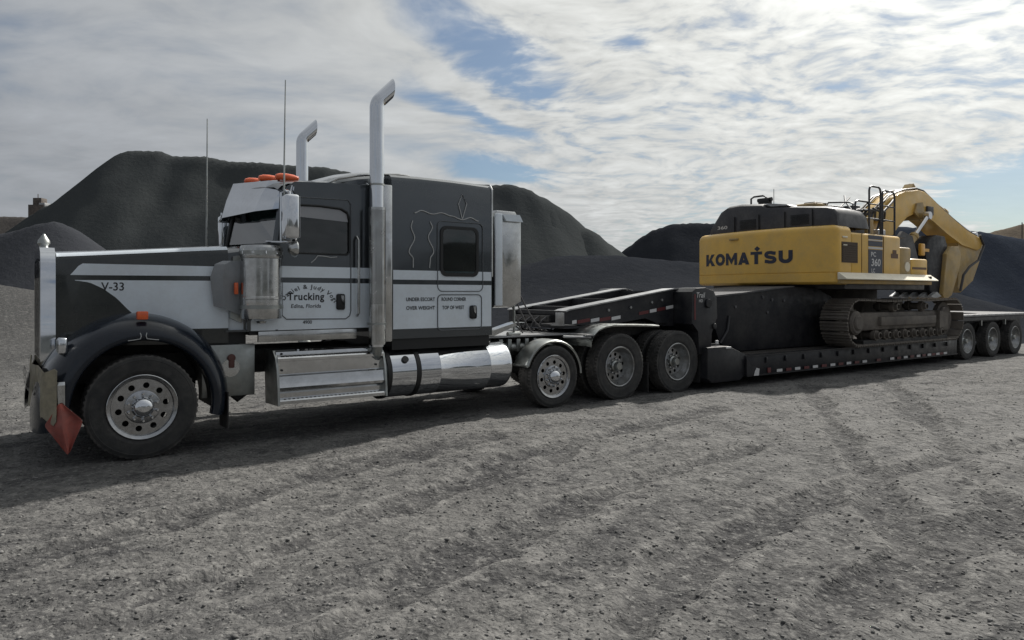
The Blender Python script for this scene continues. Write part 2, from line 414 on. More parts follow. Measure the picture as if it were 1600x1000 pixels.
def axis_full(a, b, st, ext, gr=1.16):
    c = list(np.arange(a, b+1e-6, st)); hi = growing(c[-1], ext, st, gr); lo = [2*a-x for x in growing(a, 2*a+ext, st, gr)]
    return np.array(sorted(lo)+c+hi)
gx = axis_full(-6.5, 21, .045, 900); gy = np.concatenate([np.array(sorted([2*-7.4-x for x in growing(-7.4, 900, .03, 1.16)])),
      np.arange(-7.4, -1.5, .03), np.arange(-1.5, 4.5, .06), np.array([4.5]+growing(4.5, 900, .06, 1.07))])
GX, GY = np.meshgrid(gx, gy); GZ = ground_h(GX, GY)
gme = grid_mesh('ground', GX, GY, GZ, {'rut': rut_field(GX, GY), 'edge': edge_field(GX, GY)})
gm = bpy.data.materials.new('coal_yard_gravel'); gm.use_nodes = True; t = NT(gm.node_tree); b = t.n['Principled BSDF']
pos = t.new('ShaderNodeNewGeometry').outputs['Position']
rut = t.new('ShaderNodeAttribute', attribute_name='rut').outputs['Fac']
n1 = t.noise(pos, .35, 5, .6, .4); n2 = t.noise(pos, 1.7, 6, .62, .3); n3 = t.noise(pos, 8, 7, .70); n4 = t.noise(pos, 55, 4, .6)
vo = t.voro(t.vmath('ADD', pos, t.vmath('SCALE', t.noise(pos, 30, 2, .5, color=True))), 34, 'Color')
n2b = t.noise(t.mapping(pos, rot=(0, 0, R(-12)), scale=(.55, 1.5, 1)), 2.2, 7, .66, .5)
n5 = t.noise(pos, 26, 5, .70)
edge = t.new('ShaderNodeAttribute', attribute_name='edge').outputs['Fac']
c = t.mix(t.range(n1, .36, .64), (0.0706, 0.0702, 0.0704), (0.1197, 0.1178, 0.1134))
c = t.mix(t.range(n2, .46, .70, 0, .75), c, (0.1606, 0.1579, 0.1520))
c = t.mix(t.range(n2b, .34, .48, .85, 0), c, (0.0302, 0.0307, 0.0336))
c = t.mix(t.range(n2b, .54, .68, 0, .75), c, (0.1953, 0.1911, 0.1832))
sxyz = t.new('ShaderNodeSeparateXYZ'); t.link(pos, sxyz.inputs[0])
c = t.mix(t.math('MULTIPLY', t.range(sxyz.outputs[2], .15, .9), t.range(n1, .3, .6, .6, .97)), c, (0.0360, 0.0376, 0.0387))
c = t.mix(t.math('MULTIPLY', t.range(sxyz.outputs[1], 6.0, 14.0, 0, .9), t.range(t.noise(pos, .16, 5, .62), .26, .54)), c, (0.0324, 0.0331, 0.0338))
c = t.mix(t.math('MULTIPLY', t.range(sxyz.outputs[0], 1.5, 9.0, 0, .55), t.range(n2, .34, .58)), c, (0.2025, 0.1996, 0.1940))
c = t.mix(t.math('MULTIPLY', edge, t.range(n3, .35, .6, .1, .75)), c, (0.2079, 0.2036, 0.1944))
c = t.mix(t.math('MULTIPLY', rut, t.range(n3, .35, .65, .72, .42)), c, (0.0290, 0.0294, 0.0318))
c = t.mix(t.range(n3, .52, .70, 0, .80), c, (0.2142, 0.2099, 0.2006))
c = t.mix(t.range(n3, .33, .46, .78, 0), c, (0.0239, 0.0244, 0.0262))
c = t.mix(t.range(n5, .53, .68, 0, .75), c, (0.2394, 0.2349, 0.2243))
c = t.mix(t.range(n5, .32, .45, .80, 0), c, (0.0189, 0.0194, 0.0212))
sepc = t.new('ShaderNodeSeparateColor'); t.link(vo, sepc.inputs[0])
c = t.mix(t.range(sepc.outputs[0], .86, .97, 0, .32), c, (0.0189, 0.0188, 0.0206))
c = t.mix(t.range(sepc.outputs[1], .80, .96, 0, .45), c, (0.1575, 0.1535, 0.1464))
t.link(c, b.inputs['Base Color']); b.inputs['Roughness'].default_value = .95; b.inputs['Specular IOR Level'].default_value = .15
bp = t.new('ShaderNodeBump'); bp.inputs['Strength'].default_value = .75; bp.inputs['Distance'].default_value = .034
wn = t.vmath('SCALE', t.noise(pos, 9, 3, .6, color=True)); wn.node.inputs['Scale'].default_value = .09
wp = t.vmath('ADD', pos, wn)
clod = t.math('ADD', t.math('MULTIPLY', t.voro(wp, 10), -.9), t.math('MULTIPLY', t.voro(wp, 27), -.45))
hgt = t.math('ADD', t.math('ADD', clod, t.math('MULTIPLY', n3, .7)), t.math('MULTIPLY', n4, .35))
t.link(hgt, bp.inputs['Height']); t.link(bp.outputs[0], b.inputs['Normal'])
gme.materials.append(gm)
ground = bpy.data.objects.new('ground', gme); COL.objects.link(ground); tag(ground, 'grey gravel and coal dust yard with tyre tracks', kind='structure')

# ------------------------------------------------------------------ stockpiles
def pile(name, label, ridge, dist, slope, m, seed, step=.55, rough=.30, toe=None):
    """ridge: picture points carried to a line `dist` ahead of the viewer; the heap falls away from it at its angle of repose"""
    pts = []
    for p in ridge:
        d = dist if len(p) == 2 else p[2]
        w_ = CAM+FWD*d+RGT*((p[0]-800)*d/1110); pts.append((w_.x, w_.y, CAM.z+(459-p[1])*d/1110))
    pts = np.array(pts); hm = pts[:, 2].max(); rad = hm/slope+3
    x0, x1 = pts[:, 0].min()-rad, pts[:, 0].max()+rad; y0, y1 = pts[:, 1].min()-rad, pts[:, 1].max()+rad
    X, Y = np.meshgrid(np.arange(x0, x1, step), np.arange(y0, y1, step))
    jx, jy = fbm(X, Y, 9, 3, seed)*1.2, fbm(X, Y, 9, 3, seed+5)*1.2
    H = np.full_like(X, -9.0)
    for a, b in zip(pts[:-1], pts[1:]):
        dx, dy = b[0]-a[0], b[1]-a[1]
        q = np.clip(((X-a[0])*dx+(Y-a[1])*dy)/(dx*dx+dy*dy), 0, 1)
        dd = np.hypot(X-a[0]-q*dx, Y-a[1]-q*dy)
        k = np.clip(dd/2.0, 0, 1); dd2 = np.hypot(X+jx*k-a[0]-q*dx, Y+jy*k-a[1]-q*dy)
        H = np.maximum(H, a[2]+(b[2]-a[2])*q-slope*np.maximum(0, np.sqrt(dd2**2+.3)-.55))
    fall = np.clip((hm-H)/4.0, 0, 1)
    H = H+fbm(X, Y, 4.5, 4, seed+9)*rough*fall*.6+fbm(X, Y, .9, 2, seed+2)*.08*fall
    H = np.maximum(H, -1.2)
    me = grid_mesh(name, X, Y, H); me.materials.append(m)
    o = bpy.data.objects.new(name, me); COL.objects.link(o); return tag(o, label, kind='structure')
def heapmat(name, a, b2, c3, sc=.35):
    m = bpy.data.materials.new(name); m.use_nodes = True; t = NT(m.node_tree); b = t.n['Principled BSDF']
    p = t.new('ShaderNodeNewGeometry').outputs['Position']
    pz = t.mapping(p, scale=(1, 1, .35))
    c = t.mix(t.range(t.noise(pz, sc, 6, .62, .6), .36, .64), a, b2)
    c = t.mix(t.range(t.noise(p, 2.6, 6, .7), .50, .78, 0, .7), c, c3)
    t.link(c, b.inputs['Base Color']); b.inputs['Roughness'].default_value = .95; b.inputs['Specular IOR Level'].default_value = 0.0
    bp = t.new('ShaderNodeBump'); bp.inputs['Strength'].default_value = .6; bp.inputs['Distance'].default_value = .12
    t.link(t.noise(p, 2.2, 7, .68), bp.inputs['Height']); t.link(bp.outputs[0], b.inputs['Normal']); return m
HM1 = heapmat('slag_heap', (.056, .061, .062), (.051, .056, .058), (.060, .064, .064), .12)
HM2 = heapmat('coal_heap', (.026, .0285, .034), (.032, .0345, .040), (.040, .042, .047), .2)
HM3 = heapmat('blue_coal_heap', (.033, .039, .053), (.039, .046, .060), (.048, .053, .064))
HM6 = heapmat('dark_coal_heap', (.043, .046, .053), (.050, .053, .060), (.056, .058, .064), .2)
HM5 = heapmat('brown_heap', (.062, .058, .056), (.075, .070, .066), (.085, .08, .075))
HM4 = heapmat('tan_heap', (.16, .135, .105), (.13, .11, .09), (.2, .17, .14))
pile('slag_pile', 'tall dark green grey heap behind the truck cab', [(60, 331), (75, 321), (110, 305), (145, 288), (160, 266), (178, 250), (190, 239), (205, 235), (250, 236), (268, 243), (280, 244), (320, 244), (362, 252), (400, 253),
      (455, 258), (505, 261), (540, 268), (600, 282), (700, 287), (770, 288), (795, 287), (820, 294), (845, 308), (862, 319)], 70, 1.0, HM1, 5)
pile('slag_pile', 'dark heap whose slope runs down behind the gooseneck', [(862, 320), (905, 352), (940, 377), (968, 396), (1010, 425)], 69, .95, HM1, 6)
pile('coal_pile', 'low blue black coal heap behind the gooseneck', [(700, 470), (770, 440), (830, 412), (880, 399), (960, 399), (1040, 406), (1120, 412), (1200, 418), (1300, 425), (1420, 440)], 31, .34, HM2, 8)
pile('coal_pile', 'dark heap rising behind the yellow excavator', [(960, 404), (985, 384), (1005, 369), (1022, 359), (1050, 350), (1085, 348), (1115, 349), (1250, 352), (1400, 356)], 82, .9, HM2, 12)
pile('coal_pile', 'navy black heap at the right beyond the excavator boom', [(1380, 352), (1500, 359), (1535, 362), (1560, 367), (1600, 374), (1700, 392), (1800, 410)], 62, .85, HM3, 15)
pile('coal_pile', 'low brown black flat topped heap at the far left', [(-260, 352), (-120, 338), (0, 338), (40, 339), (90, 345), (150, 352)], 84, .7, HM5, 19)
pile('coal_pile', 'dark navy heap behind the truck radiator at the far left', [(-160, 392), (-60, 376), (20, 362), (60, 350), (84, 346), (104, 360), (125, 384), (160, 425)], 52, .8, HM6, 20)
pile('tan_pile', 'tan heap far off at the right edge', [(1540, 370), (1560, 360), (1600, 350), (1680, 330), (1760, 335), (1900, 350)], 105, .6, HM4, 22)
# heaps the yard also has behind the viewer, seen in the paint and chrome
for k, (dx, dy, hh, sd_) in enumerate(((-40, -62, 7.5, 31), (6, -70, 6.5, 33), (52, -60, 8.0, 36))):
    Xr = np.linspace(-24, 24, 60)+dx; X, Y = np.meshgrid(Xr, np.linspace(-16, 16, 44)+dy)
    H = hh-.6*np.hypot(np.maximum(0, np.abs(X-dx)-12), Y-dy)+fbm(X, Y, 5, 4, sd_)*1.2
    me = grid_mesh('slag_pile', X, Y, np.maximum(H, -1)); me.materials.append(HM1)
    o = bpy.data.objects.new('slag_pile', me); COL.objects.link(o); tag(o, 'grey heap behind the viewer', kind='structure')

# ================================================================== WHEELS
def tyre_mesh(Rr, W, rim, lugs=60, tag_='t'):
    n = lugs*2; h = W/2
    side = [(rim, -h*.62), (rim+.012, -h*.80), (rim+.05, -h*.93), (rim+.06, -h*.95), (rim+.07, -h*.94), (lerp(rim, Rr, .62), -h), (Rr-.055, -h*.985), (Rr-.05, -h*1.0), (Rr-.022, -h*.95)]
    tr = [(Rr, -h*.90, 1), (Rr, -h*.56, 1), (Rr-.013, -h*.55, 0), (Rr-.013, -h*.47, 0), (Rr, -h*.46, 1), (Rr, -h*.06, 2), (Rr-.013, -h*.05, 0)]
    tr = tr+[(r, -y, k) for (r, y, k) in reversed(tr)]
    rows = []
    for i in range(n):
        a = 2*math.pi*i/n; row = []
        for (r, y) in side: row.append((r, y))
        for (r, y, k) in tr:
            low = (k == 1 and i % 2 == 0) or (k == 2 and i % 2 == 1)
            row.append((r-(.012 if low else 0), y))
        for (r, y) in reversed(side): row.append((r, -y))
        rows.append([(r*math.cos(a), y, r*math.sin(a)) for (r, y) in row])
    mb = MB(); mb.grid(rows, 0, cu=True)
    nr = len(side)
    for f in mb.bm.faces:
        c = f.calc_center_median()
        if math.hypot(c.x, c.z) > Rr-.02: f.material_index = 1
    me = mb.mesh('tyre', ['rubber', 'tread'], angle=28); return me
def nuts_mesh(r=.0165, h=.05): return MB().lathe([(.0005, -h/2), (r*.62, -h/2), (r, -h*.2), (r, h/2), (.0005, h/2)], n=8).mesh('lug_nut', 'chrome')
NUT = nuts_mesh()
def alu_rim(rim, h):                                    # polished disc with ten hand holes, lip flush with the tyre's outer wall
    mb = MB(); f = -h*.70
    outer = ring(0, 0, rim-.03, rim-.03, 60)
    holes = [ring(.70*rim*math.cos(2*math.pi*(k+.25)/10), .70*rim*math.sin(2*math.pi*(k+.25)/10), .098*rim, .098*rim, 12) for k in range(10)]
    mb.holed(outer, holes, .018, 'xz', f)
    mb.lathe([(rim-.03, f), (rim-.02, f-.02), (rim-.004, -h*.88), (rim+.010, -h*.93), (rim+.016, -h*.90), (rim+.01, -h*.6), (rim-.02, h*.2), (rim-.02, h*.7)], n=60)
    mb.lathe([(.54*rim, f), (.53*rim, f-.014), (.50*rim, f-.018), (.0005, f-.018)], n=48)
    return mb.mesh('wheel', 'wheel_alu'), f-.018
def dish_rim(rim, h):                                   # deep dish of a dual wheel
    mb = MB(); d = .02
    mb.lathe([(rim+.018, -h*.88), (rim+.008, -h*.94), (rim-.006, -h*.90), (rim-.016, -h*.55), (rim-.05, -h*.2), (rim-.055, d-.03), (rim-.075, d)], n=60)
    holes = [ring(.62*rim*math.cos(2*math.pi*(k+.25)/10), .62*rim*math.sin(2*math.pi*(k+.25)/10), .095*rim, .095*rim, 12) for k in range(10)]
    mb.holed(ring(0, 0, rim-.075, rim-.075, 60), holes, .015, 'xz', d)
    return mb.mesh('wheel', 'steel_wheel'), d
WM = {}
def wheel(parent, x, y0, Rr, W, kind, lab=None, sgn=1):
    """y0: outer face of the tyre; sgn -1 puts the wheel on the far side"""
    rim = {'steer': .312, 'lift': .30, 'drive': .300, 'low': .292}[kind]
    if kind not in WM:
        d = {'tyre': tyre_mesh(Rr, W, rim, {'low': 44}.get(kind, 56))}
        d['rim'], d['f'] = alu_rim(rim, W/2) if kind in ('steer', 'lift') else dish_rim(rim, W/2)
        d['drum'] = MB().cyl((0, W*.16 if kind in ('steer', 'lift') else W*.3, 0), rim-.05, .02, n=32).mesh('brake_drum', 'dark_trim')
        if kind in ('steer', 'lift'):
            d['cap'] = MB().lathe([(.0005, -.095), (.04, -.093), (.072, -.082), (.094, -.055), (.105, -.02), (.108, 0), (.108, .01), (.0005, .01)], n=36).mesh('hub_cap', 'chrome')
        else:
            d['cap'] = MB().lathe([(.0005, -.13), (.055, -.13), (.062, -.12), (.066, -.06), (.078, -.05), (.088, -.045), (.09, 0), (.0005, 0)], n=30).mesh('hub_cap', 'dull_alu')
        WM[kind] = d
    d = WM[kind]; h = W/2; c = Vector((x, y0+sgn*h, Rr)); rz = 0 if sgn > 0 else math.pi
    p = part('wheel', d['rim'], None, parent, at=c, label=lab, rot=(0, 0, rz)); ORG[p.name] = Vector((0, 0, 0))
    part('tyre', d['tyre'], None, p, at=(0, 0, 0))
    part('brake_drum', d['drum'], None, p, at=(0, 0, 0))
    if sgn > 0:
        part('hub_cap', d['cap'], None, p, at=(0, d['f'], 0))
        rr = .137 if kind in ('steer', 'lift') else .118
        for k in range(10):
            a = 2*math.pi*(k+.5)/10
            part('lug_nut', NUT, None, p, at=(rr*math.cos(a), d['f']-.02, rr*math.sin(a)))
    return p

# ================================================================== TRUCK
T = root('semi_truck', 'black and white conventional semi truck with sleeper, tall chrome stacks and round fuel tank', 'truck', (3.6, 1.22, 0))
YC = 1.22
def both(fn):                                           # near side and the mirrored far side
    for sg in (1, -1): fn(lambda y: y if sg > 0 else 2*YC-y, sg)
# --- hood
def hood_y(x, z): # near side surface of the hood
    t = (x+.70)/1.6; y = lerp(.70, .30, sm(t)*.75+t*.25)
    return y+max(0, z-1.98)*.12
def hood_top(x): return lerp(2.09, 2.20, (x+.70)/1.6)
def hood_sec(x):
    zt = hood_top(x); zb = 1.12
    zs = [zb, 1.3, 1.5, 1.7, 1.85, zt-.12, zt-.075]
    pts = [(x, hood_y(x, z), z) for z in zs]
    ys = hood_y(x, zt-.075)
    pts += [(x, ys+.012, zt-.045), (x, ys+.035, zt-.022), (x, ys+.075, zt-.006), (x, ys+.14, zt+.004), (x, ys+.3, zt+.02), (x, YC, zt+.035)]
    return pts
xs = list(np.linspace(-.70, .90, 22))
mb = MB(); mb.grid([[*hood_sec(x), *[(p[0], 2*YC-p[1], p[2]) for p in reversed(hood_sec(x)[:-1])]] for x in xs])
hood = part('hood', mb, 'hood_black', T)
def hood_band(name, f_lo, f_hi, x0, x1, matname, parent, n=40, off=.004):
    for sg in (1, -1):
        mb = MB(); rows = []
        for k in range(n+1):
            x = lerp(x0, x1, k/n); lo, hi = f_lo(x), f_hi(x)
            row = []
            for j in range(9):
                z = lerp(lo, hi, j/8); y = hood_y(x, z)-off
                row.append((x, y if sg > 0 else 2*YC-y, z))
            rows.append(row)
        mb.grid(rows); part(name, mb, matname, parent)
fl = [(-.52, 1.805), (-.40, 1.785), (-.28, 1.72), (-.16, 1.62), (-.06, 1.50), (.04, 1.40), (.2, 1.33), (.34, 1.285), (.9, 1.285)]
hood_band('white_panel', lambda x: min(interp(fl, x), 1.808), lambda x: 1.81, -.53, .90, 'white', hood)
hood_band('white_stripe', lambda x: 1.862, lambda x: min(1.864+max(0, x+.57)*1.3, 1.985-.012*(x+.6)), -.57, .88, 'white', hood)
# pale stripe along the shoulder
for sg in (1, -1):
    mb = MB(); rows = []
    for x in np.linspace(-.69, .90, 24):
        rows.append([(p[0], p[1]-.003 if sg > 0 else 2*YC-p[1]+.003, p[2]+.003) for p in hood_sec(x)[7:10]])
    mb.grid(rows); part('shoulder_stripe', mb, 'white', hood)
mb = MB(); put_text(mb, text('V-33', .205, .088, .012), lambda a, b: (-.30+a, hood_y(-.30+a, 1.7)-.006, 1.70+b)); part('lettering', mb, 'letter', hood)
# --- radiator shell
mb = MB(); oy0, oy1 = .66, 1.78
out = [(oy0, .93), (oy0, 1.98), (oy0+.05, 2.09), (oy0+.16, 2.145), (YC, 2.165), (oy1-.16, 2.145), (oy1-.05, 2.09), (oy1, 1.98), (oy1, .93)]
inn = [(oy0+.09, 1.0), (oy0+.09, 1.95), (oy0+.14, 2.02), (YC, 2.05), (oy1-.14, 2.02), (oy1-.09, 1.95), (oy1-.09, 1.0)]
mb.holed(out, [inn], .13, 'yz', -.83); shell = part('radiator_shell', mb, 'chrome', T, angle=40)
mb = MB(); mb.box(-.74, -.725, oy0+.08, oy1-.08, .98, 2.0); part('radiator_core', mb, 'grille_dark', shell)
gb = MB().box(-.008, .008, -.006, .006, 0, 1.0).mesh('grille_bar', 'chrome')
for k in range(23):
    part('grille_bar', gb, None, shell, at=(-.826, oy0+.12+k*(oy1-oy0-.24)/22, 1.0))
mb = MB(); mb.lathe([(.0005, 2.15), (.05, 2.155), (.04, 2.18), (.06, 2.21), (.055, 2.24), (.03, 2.28), (.012, 2.31), (.0005, 2.315)], (-.77, YC, 0), 'z', 14); part('hood_ornament', mb, 'dull_alu', T)
# --- bumper
mb = MB(); prof = [(0, .50), (-.02, .53), (-.02, .80), (0, .83), (.015, .83), (.015, .50)]
path = [(-.67, .0), (-.72, .0), (-.775, .03), (-.805, .11), (-.83, .5), (-.845, YC)]
path = path+[(x, 2*YC-y) for x, y in reversed(path[:-1])]
rows = []
for i, (x, y) in enumerate(path):
    a, b_ = path[max(i-1, 0)], path[min(i+1, len(path)-1)]; n_ = Vector((b_[0]-a[0], b_[1]-a[1], 0)).normalized(); out_ = Vector((-n_.y, n_.x, 0))
    if out_.x > .3 or (abs(out_.x) <= .3 and (y-YC)*out_.y < 0): out_ = -out_
    rows.append([(x-out_.x*d, y-out_.y*d, z) for d, z in prof])
mb.grid(rows, cv=True); part('bumper', mb, 'alu', T)
# --- front fenders
def fender(fy, sg):
    prof = [(.665, .10), (.665, .02), (.675, -.005), (.70, -.018), (.735, -.012), (.78, .008), (.825, .045), (.87, .11), (.905, .20), (.925, .32), (.935, .46), (.935, .62)]
    rows = []
    for k in range(41):
        a = R(lerp(192, -12, k/40)); row = []
        front = max(0, (a-R(110))/R(82)); rear = max(0, (R(70)-a)/R(82))
        for (r, y) in prof:
            rr = r+(.0 if r < .7 else (.06*front**2-.05*rear**1.5)*min(1, (r-.7)/.15))
            ez = .53 if True else 0
            row.append((rr*math.cos(a)*(1.0 if a < R(90) else .94), fy(y+.02*front), ez+rr*math.sin(a)))
        rows.append(row)
    mb = MB(); mb.grid(rows); f = part('fender', mb, 'navy', T, angle=50)
    mb = MB(); rows = []
    for k in range(41):
        a = R(lerp(186, -6, k/40)); rows.append([(.668*math.cos(a), fy(.02), .53+.668*math.sin(a)), (.69*math.cos(a), fy(.75), .53+.69*math.sin(a))])
    mb.grid(rows); part('fender_liner', mb, 'dark_trim', f)
    if sg > 0:
        for s2 in (-1, 1):
            mb = MB(); mb.tube([(.03*s2, -.010, 1.275), (.022*s2, -.018, 1.245), (.03*s2, -.022, 1.215), (.09*s2, -.018, 1.205), (.14*s2, -.015, 1.20)], .0045, 6); part('pinstripe', mb, 'grey_stripe', f)
        mb = MB(); mb.box(-.052, .052, .02, .10, 1.405, 1.49, .014); part('marker_lamp', mb, 'orange', f)
    # headlight pod
    ya, yb = sorted((fy(.12), fy(.30)))
    mb = MB(); mb.box(-.715, -.635, ya, yb, 1.075, 1.245, .03, seg=3); h = part('headlight', mb, 'chrome', T)
    mb = MB(); mb.box(-.722, -.713, ya+.025, yb-.025, 1.10, 1.22, .004); part('lens', mb, 'wglass', h)
    mb = MB(); mb.box(-.67, -.64, fy(.20)-.03, fy(.20)+.03, .98, 1.1); part('bracket', mb, 'chrome', h)
both(fender)
# mud flap behind the front wheel
for sg in (1, -1):
    mb = MB(); y = .06 if sg > 0 else 2*YC-.40
    mb.box(.83, .842, y, y+.34, .20, .60); part('mud_flap', mb, 'rubber', T)
    wheel(T, 0, .0 if sg > 0 else 2*YC, .525, .30, 'steer', sgn=sg)
# --- hood skirt, cowl and air intake elbow
for y in (.34, 2*YC-.40):
    mb = MB(); mb.box(.40, 1.10, y, y+.06, 1.10, 1.272); part('hood_skirt', mb, 'dark_trim', T)
mb = MB(); mb.prism([(.86, .26), (1.40, .14), (1.40, 2.30), (.86, 2.18)], 1.24, 1.26, 'xy'); mb.grid([[(.88, y, z) for y, z in ((.33, 1.25), (.33, 2.12), (.42, 2.18), (YC, 2.235), (2.02, 2.18), (2.11, 2.12), (2.11, 1.25))],
      [(1.45, y, z) for y, z in ((.17, 1.25), (.17, 2.20), (.32, 2.262), (YC, 2.285), (2.12, 2.262), (2.27, 2.20), (2.27, 1.25))]]); part('cowl', mb, 'black', T)
for sg in (1, -1):
    for nm, z0, z1 in (('white_stripe', 1.858, 1.985), ('white_panel', 1.262, 1.80)):
        mb = MB(); f_ = lambda y: y if sg > 0 else 2*YC-y
        mb.grid([[(.895, f_(.318), z0), (.895, f_(.318), z1)], [(1.055, f_(.272), z0), (1.055, f_(.272), z1)]]); part(nm, mb, 'white', T)
# --- cab shell: sides with window openings, roof, pillars
CY = .15
side_out = [(1.06, 1.25), (1.06, 2.20), (1.40, 2.27), (1.50, 2.90), (1.60, 2.965), (2.0, 2.99), (2.70, 3.01), (2.70, 1.25)]
win = [(1.57, 2.14), (1.60, 2.64), (1.66, 2.70), (1.9, 2.705), (2.16, 2.69), (2.235, 2.65), (2.27, 2.57), (2.27, 2.18), (2.24, 2.14)]
cab = None
for sg in (1, -1):
    mb = MB(); y = CY if sg > 0 else 2*YC-CY-.04
    mb.holed(side_out, [win], .04, 'xz', y); p = part('cab_side', mb, 'black', T)
    if sg > 0: cab = p
    g_ = MB(); g_.prism([(x_, z_) for x_, z_ in win], y+.012, y+.018); part('side_window', g_, 'glass', p)
    g_ = MB(); g_.prism([(1.60, 2.565), (2.255, 2.535), (2.235, 2.63), (2.15, 2.675), (1.9, 2.69), (1.67, 2.685), (1.61, 2.63)], y+(.006 if sg > 0 else .030), y+(.010 if sg > 0 else .034)); part('sky_reflection', g_, 'reflection_strip', p)  # pale strip painted in as the sky's reflection across the window top
    sl_ = MB(); ysl_ = y-.004 if sg > 0 else y+.044; sl_.tube([(a_, ysl_, b_) for a_, b_ in win]+[(win[0][0], ysl_, win[0][1])], .013, 6); part('window_seal', sl_, 'dark_trim', p)
    yy = y-.004 if sg > 0 else y+.04
    for nm, z0, z1 in (('white_stripe', 1.855, 1.985), ('white_panel', 1.252, 1.795)):
        mb = MB(); mb.box(1.10, 2.695, yy, yy+.004, z0, z1); part(nm, mb, 'white', p)
mb = MB(); rows = []
for x, z in ((1.40, 2.885), (1.44, 2.93), (1.52, 2.965), (1.8, 2.99), (2.3, 3.02), (2.70, 3.05)):
    cr = .05 if x < 1.5 else .09
    rows.append([(x if abs(k) > 6 else x-.17*(1-(k/7)**2)*max(0, (1.8-x)/.4), YC+k/8*(YC-CY), z+cr*(1-(k/8)**2)-(.03 if abs(k) == 8 else 0)) for k in range(-8, 9)])
mb.grid(rows); part('cab_roof', mb, 'black', T)
mb = MB(); mb.box(1.1, 2.68, .2, 2.24, 1.2, 1.25); mb.box(2.66, 2.70, .2, 2.24, 1.25, 3.0); part('cab_floor', mb, 'seat', T)
for y in (.55, 1.55):
    mb = MB(); mb.box(1.85, 2.35, y, y+.5, 1.6, 1.75, .04); mb.box(2.28, 2.42, y, y+.5, 1.7, 2.45, .05); part('seat', mb, 'seat', T)
mb = MB(); mb.prism([(1.25, 1.8), (1.6, 1.8), (1.55, 2.12), (1.25, 2.24)], .22, 2.22); part('dashboard', mb, 'seat', T)
mb = MB(); mb.lathe([(.225, -.013), (.225+.013, 0), (.225, .013), (.225-.013, 0)], n=30, closed=True); mb.tube([(-.22, 0, 0), (.22, 0, 0)], .012, 6)
part('steering_wheel', mb, 'dark_trim', T, at=(1.68, .8, 2.08), rot=(0, 0, 0)).rotation_euler = (R(90), 0, R(20))
# windshield in two panes with pillars
A0, A1 = (1.40, .24, 2.255), (1.50, .27, 2.90); B0, B1 = (1.13, YC, 2.27), (1.27, YC, 2.95)
def mir(p): return (p[0], 2*YC-p[1], p[2])
for f in (lambda p: p, mir):
    mb = MB(); mb.face([f(A0), f(B0), f(B1), f(A1)]); part('windshield', mb, 'wglass', T)
    mb = MB(); mb.tube([f((1.40, .20, 2.24)), f((1.50, .22, 2.92))], .045, 8); part('pillar', mb, 'black', T)
mb = MB(); mb.tube([(B0[0]-.01, YC, B0[2]-.03), (B1[0]-.01, YC, B1[2])], .022, 8); part('pillar', mb, 'dark_trim', T)
# sun visor of bent polished sheet
vb = [(1.53, .13, 2.66), (1.36, .22, 2.635), (1.22, .42, 2.62), (1.06, YC, 2.60)]; vt = [(1.57, .14, 2.915), (1.50, .22, 2.955), (1.40, .44, 2.995), (1.20, YC, 3.035)]
vb = vb+[mir(p) for p in reversed(vb[:-1])]; vt = vt+[mir(p) for p in reversed(vt[:-1])]
mb = MB(); mb.grid([vb, [tuple(lerp(a, b_, .5)-(0.012 if i == 0 else 0) for i, (a, b_) in enumerate(zip(p, q))) for p, q in zip(vb, vt)], vt, [(p[0]+.02, p[1], p[2]-.012) for p in vt], [(p[0]+.02, p[1], p[2]+.004) for p in vb]], cu=True)
part('sun_visor', mb, 'chrome', T, angle=12)
# five cab marker lamps
for k in range(5):
    y = YC+(k-2)*.40; x = 1.42+.10*abs(k-2)**1.3*.5; z = 3.05-.010*(k-2)**2
    mb = MB(); mb.lathe([(.0005, -.14), (.03, -.125), (.046, -.08), (.05, .0), (.043, .08), (.025, .14), (.0005, .155)], (x+.05, y, z+.035), 'x', 14); l = part('marker_lamp', mb, 'orange', T)
    mb = MB(); mb.box(x-.04, x+.16, y-.03, y+.03, z-.06, z+.0, .01); part('lamp_base', mb, 'chrome', l)
# door seam, latch, handle, lettering, pinstripe
ys = CY-.0065
def seam(name, pts, r, matname, parent, y=ys, closed=False):
    mb = MB(); P3 = [(x, y, z) for x, z in pts]
    if closed: P3.append(P3[0])
    mb.tube(P3, r, 6); return part(name, mb, matname, parent)
seam('door_seam', [(1.45, 1.795), (1.45, 1.42), (1.50, 1.375), (2.22, 1.365), (2.27, 1.40), (2.285, 1.46), (2.285, 1.795), (2.285, 2.75), (2.25, 2.80), (1.62, 2.79)], .007, 'gasket', cab)
mb = MB(); mb.box(2.10, 2.205, ys-.016, ys+.004, 1.475, 1.665, .02); la = part('door_latch', mb, 'dark_trim', cab)
mb = MB(); mb.prism([(2.15, 1.645), (2.19, 1.645), (2.195, 1.53), (2.165, 1.58)], ys-.026, ys-.014); part('latch_paddle', mb, 'chrome', la)
mb = MB(); put_text(mb, text('Trucking', .44, .115, .022, 0.0, 1.08), lambda a, b_: (1.51+a, ys, 1.565+b_)); part('lettering', mb, 'letter', cab)
mb = MB(); put_text(mb, text('Edina, Florida', .36, .052, .010, .15), lambda a, b_: (1.55+a, ys, 1.495+b_)); part('lettering', mb, 'letter', cab)
mb = MB(); put_text(mb, text('4900', .11, .042, .018), lambda a, b_: (1.69+a, ys, 1.315+b_)); part('lettering', mb, 'letter', cab)
mb = MB()
def arc(a, b_):
    an = R(lerp(150, 22, a)); rr = .318+b_*.85; return (1.765+rr*.98*math.cos(an), ys, 1.455+rr*.80*math.sin(an))
put_text(mb, text('Daniel & Judy Vogt', 1.0, None, .014, 0, 1.25), arc); part('lettering', mb, 'letter', cab)
